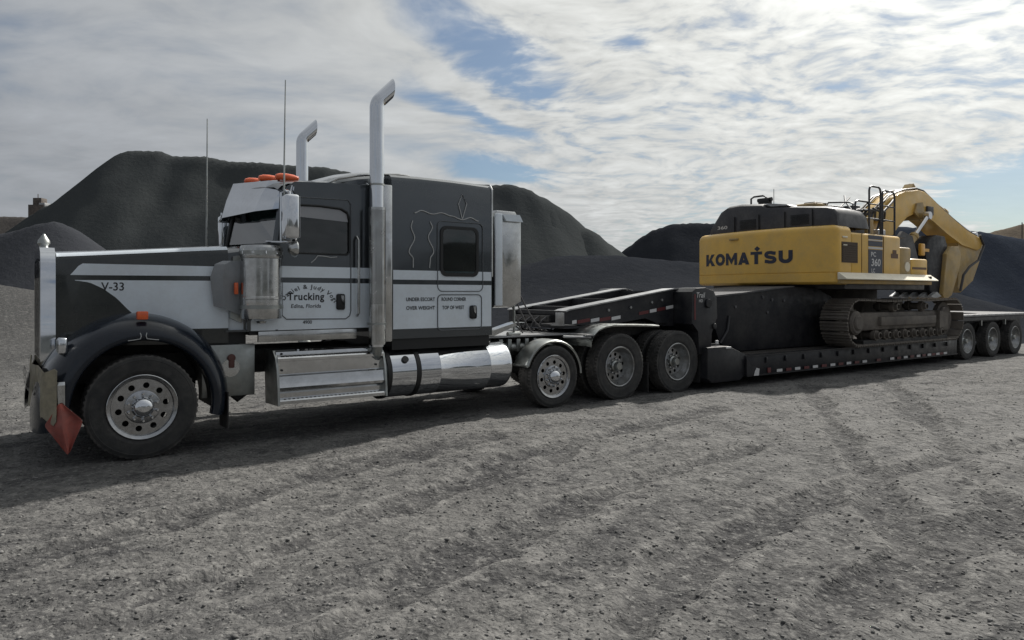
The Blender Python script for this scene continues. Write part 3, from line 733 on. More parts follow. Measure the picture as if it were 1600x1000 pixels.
seam('pinstripe', [(1.79, 2.03), (1.84, 2.075), (1.87, 2.115), (1.95, 2.112), (2.03, 2.10), (2.11, 2.108)], .006, 'grey_stripe', cab)
mb = MB(); mb.tube([(2.36, CY-.02, 1.40), (2.36, CY-.07, 1.43), (2.36, CY-.07, 2.32), (2.36, CY-.02, 2.36)], .017, 8); part('grab_handle', mb, 'alu', T)
# --- rocker trim
mb = MB(); mb.box(1.18, 2.36, CY-.012, CY+.03, 1.122, 1.243, .006); part('rocker_trim', mb, 'alu', T)
# --- air cleaners
def cleaner(fy, sg):
    c = (1.20, fy(.10)); mb = MB()
    mb.lathe([(.0005, 1.335), (.05, 1.337), (.06, 1.36), (.15, 1.372), (.215, 1.392), (.223, 1.43), (.223, 1.60), (.227, 1.605), (.227, 1.63), (.223, 1.635), (.223, 2.055), (.228, 2.06), (.231, 2.09), (.228, 2.175), (.215, 2.20), (.10, 2.215), (.0005, 2.22)], (c[0], c[1], 0), 'z', 40)
    a = part('air_cleaner', mb, 'alu', T, angle=25)
    for z in (1.52, 2.12):
        mb = MB(); mb.lathe([(.229, z-.02), (.236, z-.02), (.236, z+.02), (.229, z+.02)], (c[0], c[1], 0), 'z', 40, closed=True); part('clamp_band', mb, 'dull_alu', a)
    for k in range(5):
        an = R(200+k*32); mb = MB(); mb.cyl((c[0]+.231*math.cos(an), c[1]+sg*.231*math.sin(an), 2.12), .014, .03, 'z', 8); part('bolt', mb, 'chrome', a)
    mb = MB(); mb.prism([(.90, 1.40), (1.02, 1.34), (1.02, 2.10), (.93, 2.08)], fy(.22), fy(.30)); mb.box(.955, .985, fy(.22)-.02, fy(.22)+.02, 1.62, 1.74); part('bracket', mb, 'dull_alu', a)
    mb = MB(); mb.box(.915, .955, min(fy(.10), fy(.15)), max(fy(.10), fy(.15)), 1.66, 1.79, .008); part('marker_lamp', mb, 'orange', a)
    mb = MB(); mb.grid([[(.73+.0*k, fy(.25), 1.53), (.70, fy(.27), 1.85), (.74, fy(.24), 1.99), (.82, fy(.22), 2.03)], [(.83, fy(.17), 1.50), (.80, fy(.15), 1.85), (.83, fy(.15), 1.99), (.90, fy(.17), 2.03)],
                      [(1.02, fy(.20), 1.42), (1.02, fy(.17), 1.80), (1.02, fy(.17), 1.99), (1.05, fy(.2), 2.03)], [(1.02, fy(.32), 1.42), (1.02, fy(.34), 1.80), (1.02, fy(.34), 1.99), (1.02, fy(.34), 2.03)]]); part('intake_elbow', mb, 'elbow', a, angle=30)
both(cleaner)
# --- mirrors
def mirror(fy, sg):
    mb = MB(); mb.box(1.37, 1.53, min(fy(-.22), fy(-.02)), max(fy(-.22), fy(-.02)), 2.27, 2.77, .035, seg=3); m = part('mirror', mb, 'chrome', T)
    mb = MB(); mb.box(1.528, 1.534, min(fy(-.205), fy(-.035)), max(fy(-.205), fy(-.035)), 2.29, 2.75); part('mirror_glass', mb, 'alu', m)
    mb = MB(); mb.lathe([(.0005, -.075), (.05, -.065), (.085, -.03), (.095, .0), (.09, .015), (.0005, .02)], (1.50, fy(-.13), 2.17), 'x', 24); part('convex_mirror', mb, 'alu', m)
    mb = MB()
    mb.tube([(1.46, fy(.16), 2.83), (1.44, fy(-.02), 2.83), (1.44, fy(-.12), 2.80), (1.45, fy(-.12), 2.75)], .016, 8)
    mb.tube([(1.62, fy(.16), 2.79), (1.50, fy(-.06), 2.82), (1.46, fy(-.12), 2.80)], .013, 8)
    mb.tube([(1.28, fy(.17), 2.26), (1.38, fy(-.08), 2.24), (1.46, fy(-.12), 2.25), (1.47, fy(-.12), 2.30)], .014, 8)
    mb.tube([(1.38, fy(-.03), 2.24), (1.38, fy(-.03), 2.80)], .014, 8)
    part('mirror_bracket', mb, 'chrome', m)
    mb = MB(); x, y = (1.405, fy(-.045)); mb.tube([(x, y, 2.24), (x+.004, y, 3.1), (x+.018, y, 4.06)] if sg > 0 else [(1.14, 2.30, 2.28), (1.15, 2.30, 4.05)], [.012, .010, .006] if sg > 0 else [.013, .007], 8); part('antenna', mb, 'dull_alu', T)
both(mirror)
# --- roof fairing between cab and sleeper
mb = MB(); rows = []
for x, z, c_ in ((1.98, 2.985, .07), (2.15, 3.06, .09), (2.40, 3.125, .11), (2.65, 3.165, .12), (2.9, 3.185, .12), (3.02, 3.19, .10)):
    rows.append([(x, YC+k/8*1.0, z+c_*(1-(k/8)**2)-.05*(abs(k) == 8)) for k in range(-8, 9)]+[(x+.01, YC+1.02, 2.95)])
    rows[-1] = [(x+.01, YC-1.02, 2.95)]+rows[-1]
mb.grid(rows); rf = part('roof_fairing', mb, 'black', T)
mb = MB(); mb.tube([(2.0, .22, 2.985), (2.15, .20, 3.06), (2.40, .20, 3.12), (2.65, .20, 3.16), (2.95, .20, 3.185), (3.12, .22, 3.185)], .016, 8); part('fairing_trim', mb, 'alu', rf)
# --- sleeper box
SY = .08
mb = MB(); rows = []
sec = [(SY, 1.10), (SY, 2.2), (SY, 3.08), (SY+.02, 3.13), (SY+.07, 3.165), (SY+.3, 3.20), (YC, 3.23)]
sec = sec+[(2*YC-y, z) for y, z in reversed(sec[:-1])]
for x, dz in ((2.80, 0), (3.2, .01), (3.7, .01), (4.30, -.005), (4.33, -.01)):
    rows.append([(x, y, z+(dz if z > 3 else 0)) for y, z in sec])
V = mb.grid(rows)
for r__ in (V[0], V[-1]): mb.bm.faces.new(r__)
sleeper = part('sleeper', mb, 'black', T)
yo = SY-.004
for nm, z0, z1 in (('white_stripe', 1.845, 1.965), ('white_panel', 1.222, 1.785)):
    for sg in (1, -1):
        y = yo if sg > 0 else 2*YC-SY
        mb = MB(); mb.box(2.82, 4.315, y, y+.004, z0, z1); part(nm, mb, 'white', sleeper)
mb = MB(); mb.box(2.82, 4.30, SY+.03, 2*YC-SY-.03, .96, 1.10); part('sleeper_skirt', mb, 'dark_trim', sleeper)
mb = MB(); mb.tube([(4.325, SY-.002, 1.9), (4.325, SY-.002, 3.10), (4.325, SY+.05, 3.165)], .014, 8); part('corner_trim', mb, 'alu', sleeper)
fr = rrect(3.50, 4.10, 1.895, 2.56, .09); ins = rrect(3.54, 4.06, 1.94, 2.52, .07)
mb = MB(); mb.holed(fr, [ins], .016, 'xz', SY-.014); wf = part('window_frame', mb, 'dark_trim', sleeper)
mb = MB(); mb.prism(ins, SY-.006, SY-.003); part('window_pane', mb, 'glass', wf)
ysl = SY-.0075
seam('door_seam', rrect(3.46, 4.17, 1.70, 2.62, .07), .006, 'gasket', sleeper, ysl, True)
seam('hatch_seam', rrect(3.46, 4.15, 1.19, 1.655, .06), .007, 'gasket', sleeper, ysl, True)
mb = MB(); mb.box(3.955, 4.06, ysl-.016, ysl+.004, 1.33, 1.51, .025); la = part('hatch_latch', mb, 'dark_trim', sleeper)
mb = MB(); mb.prism([(4.0, 1.50), (4.045, 1.50), (4.045, 1.40), (4.02, 1.42)], ysl-.024, ysl-.014); part('latch_paddle', mb, 'chrome', la)
for st, x, z, wd in (('UNDER ESCORT', 3.00, 1.572, .42), ('OVER WEIGHT', 3.00, 1.462, .42), ('ROUND CORNER', 3.52, 1.572, .38), ('TOP OF WEST', 3.53, 1.462, .34)):
    mb = MB(); put_text(mb, text(st, wd, .048, .02), lambda a, b_: (x+a, ysl, z+b_)); part('lettering', mb, 'letter', sleeper)
def wave(pts, n=8):
    o = []
    for (a, b_) in zip(pts[:-1], pts[1:]):
        for k in range(n): o.append((lerp(a[0], b_[0], k/n), lerp(a[1], b_[1], sm(k/n))))
    return o+[pts[-1]]
def wavev(pts): return [(x, z) for z, x in wave([(z, x) for x, z in pts])]
seam('pinstripe', wave([(3.12, 2.70), (3.22, 2.735), (3.38, 2.70), (3.52, 2.725), (3.66, 2.695), (3.84, 2.655), (3.97, 2.69), (4.10, 2.65)]), .007, 'grey_stripe', sleeper, ysl)
seam('pinstripe', [(3.84, 2.66), (3.78, 2.86), (3.84, 2.995), (3.91, 2.87), (3.84, 2.66)], .007, 'grey_stripe', sleeper, ysl)
seam('pinstripe', wavev([(3.09, 2.60), (3.07, 2.52), (3.12, 2.38), (3.04, 2.20), (3.10, 2.11), (3.10, 2.0)]), .007, 'grey_stripe', sleeper, ysl)
seam('pinstripe', wavev([(3.35, 2.60), (3.38, 2.53), (3.32, 2.40), (3.40, 2.21), (3.35, 2.12), (3.34, 2.0)]), .007, 'grey_stripe', sleeper, ysl)
# --- exhaust stacks, heat shields and the polished fillers behind them
def stack(fy, sg):
    x0, y = 2.575, fy(.03 if sg > 0 else -.15); mb = MB(); n = 28; r_s = .088
    rows = []
    pth = [((x0, 1.02), 0), ((x0, 3.94), 0)]
    for k in range(1, 7):
        a = R(45*k/6); pth.append(((x0+.16*(1-math.cos(a)), 3.94+.16*math.sin(a)), a))
    for (px_, pz_), a in pth:
        rows.append([(px_+r_s*math.cos(q*2*math.pi/n)*math.cos(a), y+r_s*math.sin(q*2*math.pi/n), pz_-r_s*math.cos(q*2*math.pi/n)*math.sin(a)) for q in range(n)])
    (px_, pz_), a = pth[-1]; xe = x0+.205                                            # mitred end, cut upright
    last = []
    for q in range(n):
        p = rows[-1][q]; d = (xe-p[0]); last.append((xe, p[1], p[2]+d*math.tan(a)))
    rows.append(last)
    rows.append([(xe, y+(p[1]-y)*.93, (p[2]-(pz_+.13))*.93+pz_+.13) for p in last])
    rows.append([(xe-.06, y+(p[1]-y)*.88, (p[2]-(pz_+.13))*.80+pz_+.085) for p in last])
    V = mb.grid(rows, cv=True); mb.bm.faces.new(V[-1]).material_index = 1
    for f in mb.bm.faces:
        if f.calc_center_median().z > 3.9 and all(v in V[-1] or v in V[-2] for v in f.verts): f.material_index = 1
    s_ = part('exhaust_stack', mb, ['chrome', 'dark_trim'], T, angle=40)
    holes = []
    mb = MB(); rows = []
    for k in range(13):
        a = R(180+180*k/12)
        rows.append([(x0+.108*math.cos(a), y+sg*.108*math.sin(a), z) for z in (1.05, 2.72)])
    mb.grid(rows)
    s2 = part('heat_shield', mb, 'alu', s_)
    mb = MB()
    for i in range(62):
        for j in range(7):
            a = R(212+j*19+(9 if i % 2 else 0)); z = 1.55+i*.0185
            c_ = Vector((x0+.1095*math.cos(a), y+sg*.1095*math.sin(a), z)); t_ = Vector((-math.sin(a), sg*math.cos(a), 0))*.0065
            mb.face([c_-t_+Vector((0, 0, -.006)), c_+t_+Vector((0, 0, -.006)), c_+t_+Vector((0, 0, .006)), c_-t_+Vector((0, 0, .006))])
    pf = part('perforations', mb, 'dark_trim', s2); pf['kind'] = 'stuff'
    for z in (3.0, 1.3):
        mb = MB(); mb.lathe([(r_s, z-.012), (r_s+.008, z-.012), (r_s+.008, z+.012), (r_s, z+.012)] if z > 2 else [(.109, z-.015), (.115, z-.015), (.115, z+.015), (.109, z+.015)], (x0, y, 0), 'z', 28, closed=True); part('clamp_band', mb, 'dull_alu', s_)
    mb = MB(); mb.box(2.64, 2.79, min(fy(.03), fy(.10)), max(fy(.03), fy(.10)), 1.07, 3.02, .02); part('stack_filler', mb, 'alu', s_)
    mb = MB(); mb.tube([(x0, y, 1.04), (x0, y+sg*.02, .96), (x0+.05, y+sg*.12, .88), (x0+.1, y+sg*.3, .84)], .075, 14); part('exhaust_elbow', mb, 'dull_alu', s_)
both(stack)
# --- panel behind the front fender, steps, tank
mb = MB(); mb.box(.62, 1.19, .30, .34, .52, 1.10, .01); sp = part('frame_panel', mb, 'dull_alu', T)
mb = MB(); mb.cyl((.92, .295, .84), .10, .02, 'y', 24); part('round_cover', mb, 'alu', sp)
mb = MB(); mb.lathe([(.0005, -.012), (.035, -.01), (.045, 0)], (.93, .285, .95), 'y', 16); mb.box(.90, .96, .276, .286, .84, .95, .01); part('reflector', mb, 'red', sp)
mb = MB(); mb.tube([(.98, .5, .55), (1.05, .5, .47), (1.15, .5, .55)], .05, 10); part('air_line', mb, 'frame', sp)
st = [(.16, 1.005), (.09, 1.005), (.085, .985), (.085, .955), (.03, .95), (.02, .935), (.02, .905), (.075, .895), (.075, .755), (.03, .75), (.01, .735), (.005, .68), (.0, .645), (-.012, .61), (.0, .58), (.05, .54), (.05, .49), (-.02, .475), (-.03, .46), (-.03, .425), (.30, .42), (.45, .55), (.45, 1.0)]
mb = MB(); mb.prism(st, 1.36, 2.66, 'yz'); stp = part('battery_box', mb, 'bright_alu', T, angle=20)
for x in (1.34, 2.66):
    mb = MB(); mb.prism([(.14, 1.02), (.05, .94), (.0, .80), (-.03, .60), (-.045, .415), (.40, .40), (.44, 1.02)], x, x+.025, 'yz'); part('end_plate', mb, 'dull_alu', stp)
for z, y in ((.958, .03), (.478, -.02)):
    mb = MB()
    for k in range(24): mb.box(1.42+k*.05, 1.445+k*.05, y+.01, y+.06, z-.006, z+.004)
    part('step_tread', mb, 'dark_trim', stp)['kind'] = 'stuff'
for x in (1.42, 2.58):
    mb = MB(); mb.cyl((x, .08, .985), .013, .02, 'y', 8); mb.cyl((x, .068, .80), .013, .02, 'y', 8); part('bolt', mb, 'dark_trim', stp)
def tank(fy, sg):
    c = (0, fy(.36), .665); r = .325; mb = MB()
    mb.lathe([(.0005, 2.70), (.18, 2.705), (.28, 2.72), (.315, 2.745), (r, 2.78), (r, 3.49), (r+.003, 3.495), (r, 3.50), (r, 4.28), (r+.003, 4.285), (r, 4.29), (r, 4.60), (.315, 4.645), (.28, 4.675), (.18, 4.695), (.0005, 4.70)], c, 'x', 56)
    tk = part('fuel_tank', mb, 'chrome', T)
    for x in (2.76, 3.17):
        mb = MB(); mb.lathe([(r+.001, x-.035), (r+.012, x-.03), (r+.012, x+.03), (r+.001, x+.035)], c, 'x', 48); part('tank_strap', mb, 'dark_trim', tk)
    if sg > 0:
        mb = MB(); a = R(205)
        d = Vector((0, -.86, .5)); p = Vector((2.98, .36, .665))+d*r; mb.tube([p-d*.01, p+d*.035], .045, 18); part('fuel_cap', mb, 'dark_trim', tk)
        mb = MB(); d = Vector((0, -.3, .95)); p = Vector((4.36, .36, .665))+d*r; mb.tube([p-d*.01, p+d*.03], .05, 18); part('fuel_cap', mb, 'dark_trim', tk)
    for x in (2.73, 3.14):
        mb = MB(); mb.box(x, x+.06, min(fy(.40), fy(.6)), max(fy(.40), fy(.6)), .35, 1.0); part('tank_bracket', mb, 'frame', tk)
both(tank)
# --- chassis
mb = MB()
for y in (.78, 1.58): mb.box(-.55, 8.75, y, y+.08, .72, 1.0)
for x in (1.0, 2.4, 3.9, 4.9, 6.1, 7.4, 8.7): mb.box(x, x+.08, .86, 1.58, .76, .96)
mb.box(-.3, 1.2, .95, 1.5, .65, 1.3); part('chassis', mb, 'frame', T)
for x in (0, 5.41, 6.74, 8.10):
    mb = MB(); mb.cyl((x, YC, .50), .08, 1.9, 'y', 14); mb.cyl((x, YC, .52), .22 if x > 6 else .1, .4, 'y', 18); part('axle', mb, 'frame', T)
mb = MB(); mb.box(4.40, 6.30, .44, 2.0, 1.028, 1.052); part('deck_plate', mb, 'worn_steel', T)
mb = MB(); mb.prism([(6.7, .95), (8.2, .95), (8.5, 1.02), (8.2, 1.10), (6.9, 1.13)], .72, 1.72); part('fifth_wheel', mb, 'frame', T)
mb = MB()
for k in range(5):
    x = 4.75+k*.16; mb.box(x, x+.07, .5, .62, .80, 1.0, .01)
mb.cyl((5.0, .62, .86), .11, .5, 'x', 16); mb.cyl((5.9, .7, .88), .09, .5, 'x', 16); part('air_tank', mb, 'dull_alu', T)
# --- headache rack, hose stand
mb = MB(); rk = [(4.47, 1.47), (4.47, 2.76), (4.53, 2.85), (4.86, 2.85), (4.965, 2.70), (4.965, 1.55), (4.80, 1.47)]
mb.prism(rk, .24, 2.2, 'xz', bev=.035); hr = part('headache_rack', mb, 'alu', T, angle=25)
mb = MB(); mb.box(4.475, 4.60, .205, .235, 1.50, 2.80, .008); part('rack_edge', mb, 'white', hr)
mb = MB(); mb.prism([(4.60, 2.79), (4.90, 2.80), (4.96, 2.70), (4.66, 2.70)], .20, .238); part('rack_cap', mb, 'white', hr)
mb = MB(); mb.box(4.50, 4.60, .5, 1.9, .95, 1.48); part('rack_leg', mb, 'frame', hr)
mb = MB(); mb.tube([(5.02, .5, 1.04), (5.02, .5, 1.90)], .017, 8); mb.cyl((5.02, .5, 1.84), .03, .1, 'z', 10); mb.tube([(4.9, .5, 1.07), (5.12, .5, 1.07)], .035, 8); ps = part('hose_stand', mb, 'dull_alu', T)
for k in range(3):
    pts = []
    for j in range(17):
        q = j/16; pts.append((5.02+1.3*q, .5+.12*k+.45*q, 1.84-.75*q-.55*math.sin(math.pi*q)*(.55+.25*k)))
    mb = MB(); mb.tube(pts, .011, 8); part('air_hose', mb, 'hose', ps)
mb = MB(); mb.prism([(4.42, 1.06), (4.52, 1.12), (4.98, 1.24), (5.02, 1.20), (4.6, 1.06)], .42, .60); part('step_plate', mb, 'alu', T)
# --- pusher and drive axle wheels, half fenders
for sg in (1, -1):
    yo_ = .03 if sg > 0 else 2*YC-.03
    wheel(T, 5.41, yo_, .455, .30, 'lift', sgn=sg)
    for x in (6.74, 8.10):
        wheel(T, x, yo_-.03*sg, .522, .27, 'drive', sgn=sg)
        p = part('inner_tyre', WM['drive']['tyre'], None, T, at=(x, yo_+sg*(.47), .522))
    def fy(y): return y if sg > 0 else 2*YC-y
    mb = MB(); rows = []
    for k in range(19):
        a = R(lerp(160, 2, k/18)); rows.append([(5.41+rr*math.cos(a), fy(y), .455+rr*math.sin(a)) for rr, y in ((.50, .03), (.525, .02), (.535, .03), (.545, .08), (.545, .34), (.53, .36), (.50, .36))])
    mb.grid(rows); mb.tube([(5.41+.535*math.cos(R(160)), fy(.03), .455+.535*math.sin(R(160))-.005), (5.41+.535*math.cos(R(160)), fy(.36), .455+.535*math.sin(R(160))-.005)], .02, 8); part('half_fender', mb, 'dull_alu', T, angle=50)
    mb = MB(); rows = []
    pth = [(6.10, .86), (6.11, .95), (6.16, 1.04), (6.26, 1.12), (6.40, 1.165), (6.56, 1.185), (6.9, 1.18), (7.3, 1.165), (7.62, 1.15)]
    for x, z in pth: rows.append([(x, fy(y), z+dz) for y, dz in ((.0, -.03), (-.012, -.005), (.01, .0), (.06, .004), (.12, .010), (.20, .0), (.28, .010), (.36, .0), (.44, .010), (.52, .0), (.6, 0), (.62, -.03))])
    mb.grid(rows); hf = part('half_fender', mb, 'dull_alu', T, angle=50)
    mb = MB(); mb.box(6.03, 6.16, fy(.0) if sg > 0 else fy(.62), fy(.62) if sg > 0 else fy(.0), 1.025, 1.05); mb.tube([(5.72, fy(.20), 1.02), (6.12, fy(.02), 1.005)], .018, 8); part('fender_bar', mb, 'worn_steel', hf)
    mb = MB(); mb.box(8.68, 8.69, fy(.02) if sg > 0 else fy(.60), fy(.60) if sg > 0 else fy(.02), .12, .95); part('mud_flap', mb, 'rubber', T)
    mb = MB(); mb.box(7.405, 7.42, fy(.05) if sg > 0 else fy(.55), fy(.55) if sg > 0 else fy(.05), .06, .55); part('mud_flap', mb, 'rubber', T)

# --- warning banner tied round the bumper and the red flag hanging from its corner
mb = MB(); rows = []
bpath = [(-.735, -.03), (-.755, -.02), (-.79, .012), (-.828, .08), (-.842, .25), (-.855, .5), (-.865, .85), (-.872, YC), (-.865, 1.6), (-.855, 1.95), (-.83, 2.25)]
for i, (x, y) in enumerate(bpath):
    q = i/10; row = []
    for j in range(9):
        t_ = j/8; out_ = .008+.028*abs(math.sin(q*23+t_*2.0))*t_
        row.append((x-out_*(1 if i > 1 else .3), y-out_*(.8 if i < 4 else 0)+.012*math.sin(t_*5+q*9), lerp(.94+.02*math.sin(q*16), .52-.09*abs(math.sin(q*9+.6)), t_)))
    rows.append(row)
mb.grid(rows)
bo = bpy.data.objects.new('warning_banner', mb.mesh('warning_banner', 'tan_cloth', (-.93, YC, .9), 80)); bo.location = (-.93, YC, .9); COL.objects.link(bo)
tag(bo, 'dirty yellow cloth banner tied across the front bumper of the truck', 'banner')
mb = MB(); put_text(mb, text('OVERSIZE LOAD', 1.6, .2, .01), lambda a, b_: (-.925-.005*math.sin(a*9), 2.05-a, .66+b_)); lo = part('lettering', mb, 'letter', None); lo.parent = bo; lo.location = (.93, -YC, -.9)
sdm = bo.modifiers.new('thickness', 'SOLIDIFY'); sdm.thickness = .006
mb = MB(); rows = []
Lf = [(0, -.725, .63), (.42, -.835, .43), (1, -.665, .155)]; Rt = [(0, -.695, .635), (.38, -.52, .455), (1, -.635, .155)]
def at3(P_, t): return interp([(p[0], p[1]) for p in P_], t), interp([(p[0], p[2]) for p in P_], t)
for j in range(15):
    t_ = j/14; (xa, za), (xb, zb) = at3(Lf, t_), at3(Rt, t_); row = []
    for i in range(15):
        q = i/14; x, z = lerp(xa, xb, q), lerp(za, zb, q)
        y = -.045+.13*max(0, -.74-x)*8*.1+.030*math.sin(q*9.4+.6)*min(1, t_*3)*(1-.5*t_)-.05*math.exp(-((q-.42)/.10)**2)*min(1, t_*2.5)
        row.append((x, y+(.10 if x < -.80 else 0)*(-.80-x)*12, z))
    rows.append(row)
mb.grid(rows)
fo = bpy.data.objects.new('safety_flag', mb.mesh('safety_flag', 'red_cloth', (-.72, 0, .5), 80)); fo.location = (-.72, 0, .5); COL.objects.link(fo)
tag(fo, 'faded red safety flag hanging from the near bumper corner', 'flag')
sdm = fo.modifiers.new('thickness', 'SOLIDIFY'); sdm.thickness = .006
sb = fo.modifiers.new('smooth', 'SUBSURF'); sb.levels = 1; sb.render_levels = 1

# ================================================================== TRAILER (local frame turned 1.2 degrees about the kingpin)
YAW = R(-1.2); PIV = Vector((7.4, 1.22, 0))
def tow(p): return PIV+Matrix.Rotation(YAW, 3, 'Z') @ (Vector(p)-PIV)
TB = Vector((13.5, 1.22, 0))
TR = root('lowboy_trailer', 'black lowboy trailer with sloping gooseneck and reflective tape, carrying the excavator', 'trailer', TB, YAW, world=tow(TB))
Y0, Y1 = -.13, 2.57
for y in (.42, 1.72):                                   # gooseneck beams
    near = y < 1
    bp_ = [(5.98, 1.19), (5.98, 1.375), (6.05, 1.40), (8.45, 1.74), (8.62, 1.745), (8.62, 1.10), (8.2, 1.10), (7.75, 1.26), (7.0, 1.17), (6.6, 1.15)]
    mb = MB(); mb.prism(bp_, y, y+.22, bev=.008); g_ = part('gooseneck_beam', mb, 'trailer', TR, angle=20)
    mb = MB(); mb.prism([(5.99, 1.382), (6.05, 1.404), (8.45, 1.744), (8.62, 1.749), (8.62, 1.765), (8.44, 1.762), (6.04, 1.424), (5.97, 1.40)], y-.03, y+.25); part('top_flange', mb, 'worn_steel', g_)
    if near:
        for x0, x1, z, m_ in ((6.13, 6.22, 1.215, 'tape_white'), (6.24, 6.50, 1.218, 'tape_red'), (6.52, 6.70, 1.232, 'tape_white'), (6.71, 6.95, 1.240, 'tape_red'), (6.97, 7.17, 1.255, 'tape_white'),
                              (7.60, 7.83, 1.33, 'tape_red'), (7.86, 8.02, 1.365, 'tape_white'), (8.04, 8.24, 1.388, 'tape_red'), (8.26, 8.44, 1.418, 'tape_white')):
            mb = MB(); sl_ = .125*(x1-x0); mb.prism([(x0, z-.025), (x1, z-.025+sl_), (x1, z+.03+sl_), (x0, z+.03)], y-.006, y-.001); part('reflective_tape', mb, m_, g_)
        for x, z in ((6.9, 1.40), (7.4, 1.44), (7.9, 1.52), (8.15, 1.56)):
            mb = MB(); mb.cyl((x, y-.006, z), .022, .03, 'y', 10); part('bolt', mb, 'worn_steel', g_)
mb = MB(); mb.box(6.0, 6.12, .64, 1.72, 1.34, 1.40); mb.box(6.3, 6.42, .64, 1.72, 1.30, 1.46); mb.box(7.2, 7.35, .64, 1.72, 1.40, 1.58); mb.box(8.4, 8.6, .64, 1.72, 1.2, 1.72)
mb.prism([(5.98, 1.12), (8.3, 1.12), (8.3, 1.16), (5.98, 1.16)], .42, 1.94); part('cross_member', mb, 'trailer', TR)
mb = MB(); mb.box(7.0, 8.2, .75, 1.6, 1.42, 1.44); part('neck_plate', mb, 'worn_steel', TR)
mb = MB(); mb.box(5.955, 5.975, .42, .62, 1.17, 1.375, .004); mb.box(5.94, 5.975, .42, .72, 1.165, 1.20); part('neck_end_plate', mb, 'worn_steel', TR)
mb = MB(); mb.box(5.92, 5.97, .75, 1.65, 1.22, 1.32, .01); part('air_valve_box', mb, 'frame', TR)
for k in range(4):
    mb = MB(); mb.tube([(5.92, .8+.2*k, 1.30), (5.82, .8+.2*k, 1.24), (5.78, .84+.2*k, 1.12), (5.9, .9+.2*k, 1.08)], .014, 8); part('air_hose', mb, 'hose', TR)
# neck riser: the deep block that comes down to the deck
mb = MB()
mb.prism([(8.45, 1.15), (8.45, 1.70), (8.56, 1.765), (8.80, 1.775), (9.02, 1.72), (9.10, 1.60), (9.12, 1.25), (8.95, .98), (8.95, .62), (8.62, .62), (8.62, 1.02)], .0, .5, bev=.012)
mb.prism([(8.45, 1.15), (8.45, 1.70), (8.56, 1.765), (8.80, 1.775), (9.02, 1.72), (9.10, 1.60), (9.12, 1.25), (8.95, .98), (8.95, .62), (8.62, .62), (8.62, 1.02)], 1.94, 2.44, bev=.012)
mb.box(8.55, 9.0, .5, 1.94, .62, 1.66); nr_ = part('neck_riser', mb, 'trailer', TR, angle=25)
for px_, pz_, pr_ in ((8.86, 1.50, .08), (9.02, 1.10, .05)):
    mb = MB(); mb.cyl((px_, -.012, pz_), pr_, .05, 'y', 24, bev=.01); part('pivot_pin', mb, 'trailer', nr_)
mb = MB(); mb.prism([(8.50, 1.22), (8.54, 1.22), (8.54, 1.66), (8.50, 1.66)], -.006, -.001); part('reflective_tape', mb, 'tape_red', nr_)
mb = MB(); put_text(mb, text('Trail', .22, .09, .01, .2), lambda a, b_: (8.56+a, -.006, 1.60+b_)); put_text(mb, text('HD', .10, .05, .01), lambda a, b_: (8.62+a, -.006, 1.52+b_)); part('lettering', mb, 'tape_white', nr_)
mb = MB(); mb.box(9.04, 9.11, -.035, -.005, .78, .85, .01); part('marker_lamp', mb, 'tape_white', nr_)
# deck
mb = MB(); mb.prism([(8.72, .20), (8.72, .74), (9.30, .74), (9.75, .58), (9.75, .20), (9.6, .12), (8.85, .12)], Y0+.02, Y1-.02, bev=.015); part('deck_nose', mb, 'trailer', TR, angle=25)
mb = MB(); mb.box(9.75, 18.1, Y0, Y0+.20, .18, .545, .012); mb.box(9.75, 18.1, Y1-.20, Y1, .18, .545, .012)
for k in range(14): mb.box(10.0+k*.6, 10.1+k*.6, Y0+.2, Y1-.2, .25, .50)
mb.prism([(9.74, .20), (10.02, .20), (10.02, .34), (9.90, .36), (9.74, .50)], Y0-.02, Y0+.0); df = part('deck_frame', mb, 'trailer', TR, angle=25)
plank = MB().box(0, 8.3, 0, .135, 0, .04, .005, seg=1).mesh('deck_plank', 'wood')
for k in range(16): part('deck_plank', plank, None, df, at=(9.78, Y0+.205+k*.1435, .512))
mb = MB(); mb.box(9.76, 18.1, Y0-.012, Y0-.002, .53, .555); mb.box(9.76, 18.1, Y0-.012, Y0-.002, .17, .195); part('deck_rail', mb, 'trailer', df)
for x in np.arange(10.3, 18, .6):
    mb = MB(); mb.box(x, x+.05, Y0-.035, Y0-.002, .40, .50, .006); part('tie_down_loop', mb, 'trailer', df)
tw = MB().box(-.085, .085, -.004, .002, -.026, .026).mesh('reflective_tape', 'tape_white'); trd = MB().box(-.085, .085, -.004, .002, -.026, .026).mesh('reflective_tape', 'tape_red')
tx = [10.73, 11.31, 11.91, 12.53, 13.13, 13.75, 14.90, 15.5, 16.1, 16.63, 17.05, 17.44]
for i, x in enumerate(tx): part('reflective_tape', tw, None, df, at=(x, Y0-.016, .232))
for a, b_ in zip(tx[:-1], tx[1:]): part('reflective_tape', trd, None, df, at=((a+b_)/2, Y0-.016, .232))
mb = MB(); mb.prism([(9.94, .18), (10.08, .18), (10.10, .30), (10.02, .32), (9.97, .26)], Y0-.03, Y0-.022); part('reflector_plate', mb, 'tape_white', df)
mb = MB(); mb.box(10.36, 10.46, Y0-.02, Y0-.012, .21, .30); part('reflector_plate', mb, 'tape_red', df)
mb = MB(); mb.box(9.2, 9.33, -.135, -.10, .70, .735, .008); part('marker_lamp', mb, 'tape_white', nr_)
mb = MB(); mb.box(9.05, 9.3, .1, 2.3, .742, .78); part('step_plate', mb, 'trailer', TR)
